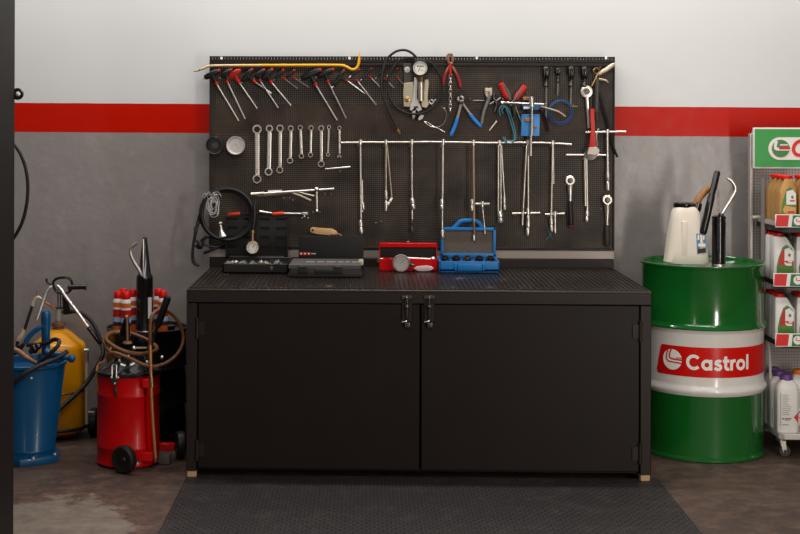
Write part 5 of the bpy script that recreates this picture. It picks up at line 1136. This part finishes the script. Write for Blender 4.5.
# shelves
shelf_y = (222.6, 283.0, 343.0); shz = [P(780, y, YFs+.02).z for y in shelf_y]
for k, z in enumerate(shz):
    b = B(); out = [(sx0, YBs, z-.02), (sx0, YFs+.16, z-.02), (sx0+.0, YFs+.04, z-.02), (sx0+.012, YFs+.012, z-.02), (sx0+.04, YFs, z-.02), (sx1-.12, YFs, z-.02), (sx1-.04, YFs+.03, z-.02), (sx1, YFs+.1, z-.02), (sx1, YBs, z-.02)]
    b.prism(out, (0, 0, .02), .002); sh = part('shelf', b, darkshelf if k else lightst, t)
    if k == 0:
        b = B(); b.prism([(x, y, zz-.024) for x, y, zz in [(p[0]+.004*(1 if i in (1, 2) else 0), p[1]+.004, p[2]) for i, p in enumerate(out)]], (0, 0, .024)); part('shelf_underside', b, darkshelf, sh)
    # price strip
    zs0, zs1 = P(780, (227.4, 286.6, 346.6)[k], YFs-.006).z, P(780, (214.4, 273.2, 333.4)[k], YFs-.006).z; xs = P((775, 773.4, 775.4)[k], 280, YFs-.006).x
    b = B(); b.mm((xs, YFs-.008, zs0), (xs+.5, YFs-.003, zs1), .001); ps = part('price_strip', b, whiteprint, sh)
    w_ = P(789, 280, YFs).x-P(775.5, 280, YFs).x; hz_ = zs1-zs0
    b = B(); b.prism([(xs+.001, YFs-.0095, zs0+.004), (xs+w_*.92, YFs-.0095, zs0+.004), (xs+w_*1.02, YFs-.0095, zs1-.003), (xs+.006, YFs-.0095, zs1-.003)], (0, .003, 0)); part('strip_red', b, capred, ps, 'red end of the strip')
    b = B(); b.prism([(xs+w_*1.2, YFs-.0095, zs0+.003), (xs+.49, YFs-.0095, zs0+.003), (xs+.49, YFs-.0095, zs1-.004), (xs+w_*1.3, YFs-.0095, zs1-.004)], (0, .003, 0)); part('strip_green', b, M('strip_green', '#1f6e34', .4), ps, 'green part of the strip')
    for j in range(3):
        xc = P(797.2, 280, YFs).x+.14*j; zc_ = (zs0+zs1)/2
        b = B(); b.prism([V((xc+x, YFs-.0105, zc_+z)) for x, z in arc(0, 0, hz_*.33, 0, 350, 24)], (0, .002, 0)); part('strip_emblem', b, whiteprint, ps, 'round white emblem')
        b = B(); fz = lambda x, z: V((xc+x*hz_*.33, YFs-.011, zc_+z*hz_*.33)); b.ribbon([(-.3, .6), (-.4, 0), (0, -.1), (.8, -.1)], .2, fz); part('strip_emblem_line', b, redink, ps)
YP = 6.63; zp1_ = P(764, 178.5, YP).z
b = B(); xp_ = P(763.6, 230, YP).x; b.cyl((xp_, YP, zt1), (xp_, YP, zp1_), .0125, n=16); part('upright', b, greyst, t)
b = B(); b.cyl((xp_+.59, YP, zt1), (xp_+.59, YP, zp1_), .0125, n=16); part('upright', b, greyst, t)
b = B(); b.box((xp_-.02, YP+.04, shz[0]+.004), (.045, .02, .014), None, .003); part('shelf_clip', b, lightst, t)

# oil bottles
def oil_bottle(x, Y, z, mat, label, w=.098, hgt=.225, dp=.07, group=None, lab2='white'):
    t = E('oil_bottle', label, 'bottle', (x+w/2, Y+dp/2, z), group)
    o = [(0, .004), (.004, 0), (w-.004, 0), (w, .004), (w, hgt*.64), (w*.97, hgt*.68), (w*.62, hgt*.9), (w*.56, hgt*.93), (w*.05, hgt*.93), (0, hgt*.88)] if lab2 == 'white' else \
        [(0, .004), (.004, 0), (w-.004, 0), (w, .004), (w, hgt*.62), (w*.94, hgt*.7), (w*.7, hgt*.9), (w*.66, hgt*.93), (w*.34, hgt*.93), (w*.3, hgt*.9), (w*.06, hgt*.7), (0, hgt*.62)]
    b = B(); b.prism([(x+a, Y, z+c) for a, c in o], (0, dp, 0), .008, 2); part('body', b, mat, t)
    xc = .31*w if lab2 == 'white' else .5*w
    b = B(); b.lathe([(.019, hgt*.92), (.019, hgt*.94), (.024, hgt*.945), (.024, hgt*.99), (.021, hgt), (0, hgt)] if lab2 == 'white' else [(.019, hgt*.92), (.03, hgt*.93), (.03, hgt*.985), (.027, hgt), (0, hgt)], (x+xc, Y+dp/2, z), (0, 0, 1), 22); part('cap', b, capred, t, 'red cap')
    yy = Y-.0012; F3 = lambda a, c, d=0: V((x+a*w, yy-d, z+c*hgt))
    b = B(); b.prism([F3(a, c) for a, c in ((.14, .08), (.95, .08), (.95, .58), (.84, .68), (.6, .76), (.4, .7), (.22, .48), (.13, .28))], (0, .002, 0)); lb = part('label', b, oilgreen, t, 'green printed label')
    if lab2 == 'white':
        b = B(); b.prism([F3(a, c, .0006) for a, c in ((.22, .32), (.93, .32), (.93, .46), (.6, .44), (.52, .66), (.38, .64), (.28, .5))], (0, .002, 0)); part('label_red', b, redp, lb, 'red label field')
        b = B(); b.prism([F3(a, c, .0012) for a, c in ((.5, .42), (.93, .42), (.93, .6), (.72, .7), (.5, .66))], (0, .002, 0)); part('label_white', b, whiteprint, lb, 'white label field')
        b = B(); b.ribbon([(.5, .38), (.6, .34), (.84, .34)], .05, lambda a, c: F3(a, c, .0016)); b.ribbon([(.66, .4), (.86, .4)], .03, lambda a, c: F3(a, c, .0016)); part('label_print', b, whiteprint, lb)
    else:
        b = B(); b.prism([F3(a, c, .0006) for a, c in ((.4, .38), (.93, .38), (.93, .62), (.76, .7), (.4, .66))], (0, .002, 0)); part('label_white', b, whiteprint, lb, 'white label field')
        b = B(); b.prism([F3(a, c, .0006) for a, c in ((.26, .16), (.92, .16), (.92, .32), (.34, .36), (.22, .28))], (0, .002, 0)); part('label_gold', b, goldp, lb)
        b = B(); b.ribbon([(.6, .46), (.86, .46)], .03, lambda a, c: F3(a, c, .0014)); b.ribbon([(.5, .22), (.86, .22)], .04, lambda a, c: F3(a, c, .0014)); part('label_print', b, redink, lb)
    b = B(); b.prism([F3(.73+.07*math.cos(a), .54+.035*math.sin(a), .0018) for a in [2*PI*i/16 for i in range(16)]], (0, .002, 0)); part('label_seal', b, oilgreen, lb)
    return t
bx = lambda px, Y: P(px, 250, Y).x
shelfname = ('top', 'middle', 'lowest')
for k, (px, mat, l2, nm, h) in enumerate(((776.4, goldp, 'gold', 'gold', .215), (768.4, whiteb, 'white', 'white', .22), (771.4, whiteb, 'white', 'white', .215))):
    z = shz[k]; Y0 = (6.40, 6.48, 6.455)[k]; x = max(sx0+.004, bx(px, Y0))
    src = oil_bottle(x, Y0, z, mat, '%s red capped oil bottle in front on the %s shelf, nearest the grey upright' % (nm, shelfname[k]), group='%s oil bottles on the %s shelf' % (nm, shelfname[k]), hgt=h, lab2=l2, w=(.082, .098, .092)[k])
    dx = (.092, .104, .1)[k]
    dup(src, (dx, 0, 0), '%s red capped oil bottle on the %s shelf, cut by the picture edge' % (nm, shelfname[k]))
    sh_ = (.002, .001, .001)[k]
    dup(src, (sh_, .078, 0), '%s oil bottle second in depth on the %s shelf, behind the front one' % (nm, shelfname[k]))
    dup(src, (sh_*2, .156, 0), '%s oil bottle third in depth on the %s shelf, deepest of its file' % (nm, shelfname[k]))
    dup(src, (dx+sh_, .078, 0), '%s oil bottle on the %s shelf behind the one cut by the picture edge' % (nm, shelfname[k]))
def jug(x, Y, capm, label, w=.1, hgt=.262):
    dp = .08; z = zt1; t = E('cleaner_bottle', label, 'bottle', (x+w/2, Y+dp/2, z), 'tall white bottles on the bottom tray')
    secs = [rrect(x+w/2, Y+dp/2, w/2*k, dp/2*k2, .022*k, z+h) for h, k, k2 in ((0, .94, .94), (.004, 1, 1), (hgt*.74, 1, 1), (hgt*.82, .92, .95), (hgt*.9, .56, .7), (hgt*.915, .5, .62))]
    b = B(); b.loft(secs); part('body', b, whiteb, t)
    b = B(); b.lathe([(.024, hgt*.9), (.03, hgt*.905), (.03, hgt*.93), (.028, hgt*.94), (.027, hgt*.985), (.024, hgt), (0, hgt)], (x+w/2, Y+dp/2, z), (0, 0, 1), 24); part('cap', b, capm, t, 'purple cap' if capm is purple else 'orange cap')
    F3 = lambda a, c: V((x+a*w, Y-.0012, z+c*hgt)); rn = random.Random(4); b = B()
    for i in range(11):
        c = .66-.034*i; b.ribbon([(.2, c), (.2+.42*rn.uniform(.55, 1), c)], .007, F3)
    b.ribbon([(.2, .245), (.26, .245)], .03, F3); b.ribbon([(.3, .25), (.62, .25)], .014, F3); b.ribbon([(.3, .225), (.56, .225)], .012, F3); b.ribbon([(.2, .14), (.5, .14)], .011, F3)
    lb = part('label_print', b, M('faint_ink', '#4b4549', .5), t)
    b = B(); b.prism([F3(.72, .27), F3(.93, .18), F3(.93, .36)], (0, .001, 0)); part('label_mark', b, redink, lb, 'red pointed mark')
    b = B(); b.mm(F3(.12, .12), F3(.14, .7)+V((0, .001, 0))); part('label_edge', b, M('label_edge_pink', '#b58d8d', .5), lb)
    return t
Y0 = YFs+.03; src = jug(bx(778.4, Y0), Y0, purple, 'white bottle with purple cap at the front of the bottom tray')
dup(src, (-.004, .09, 0), 'white purple capped bottle on the bottom tray, second behind the front one')
dup(src, (-.006, .18, 0), 'white purple capped bottle at the back of the bottom tray, beside the oil drum')
jug(bx(778.4, Y0)+.106, Y0+.16, orange, 'white bottle with an orange cap on the bottom tray, cut by the picture edge', .1, .258)
jug(bx(778.4, Y0)+.112, Y0, orange, 'front bottle on the bottom tray beyond the purple capped one, outside the picture edge', .1, .285) if False else None
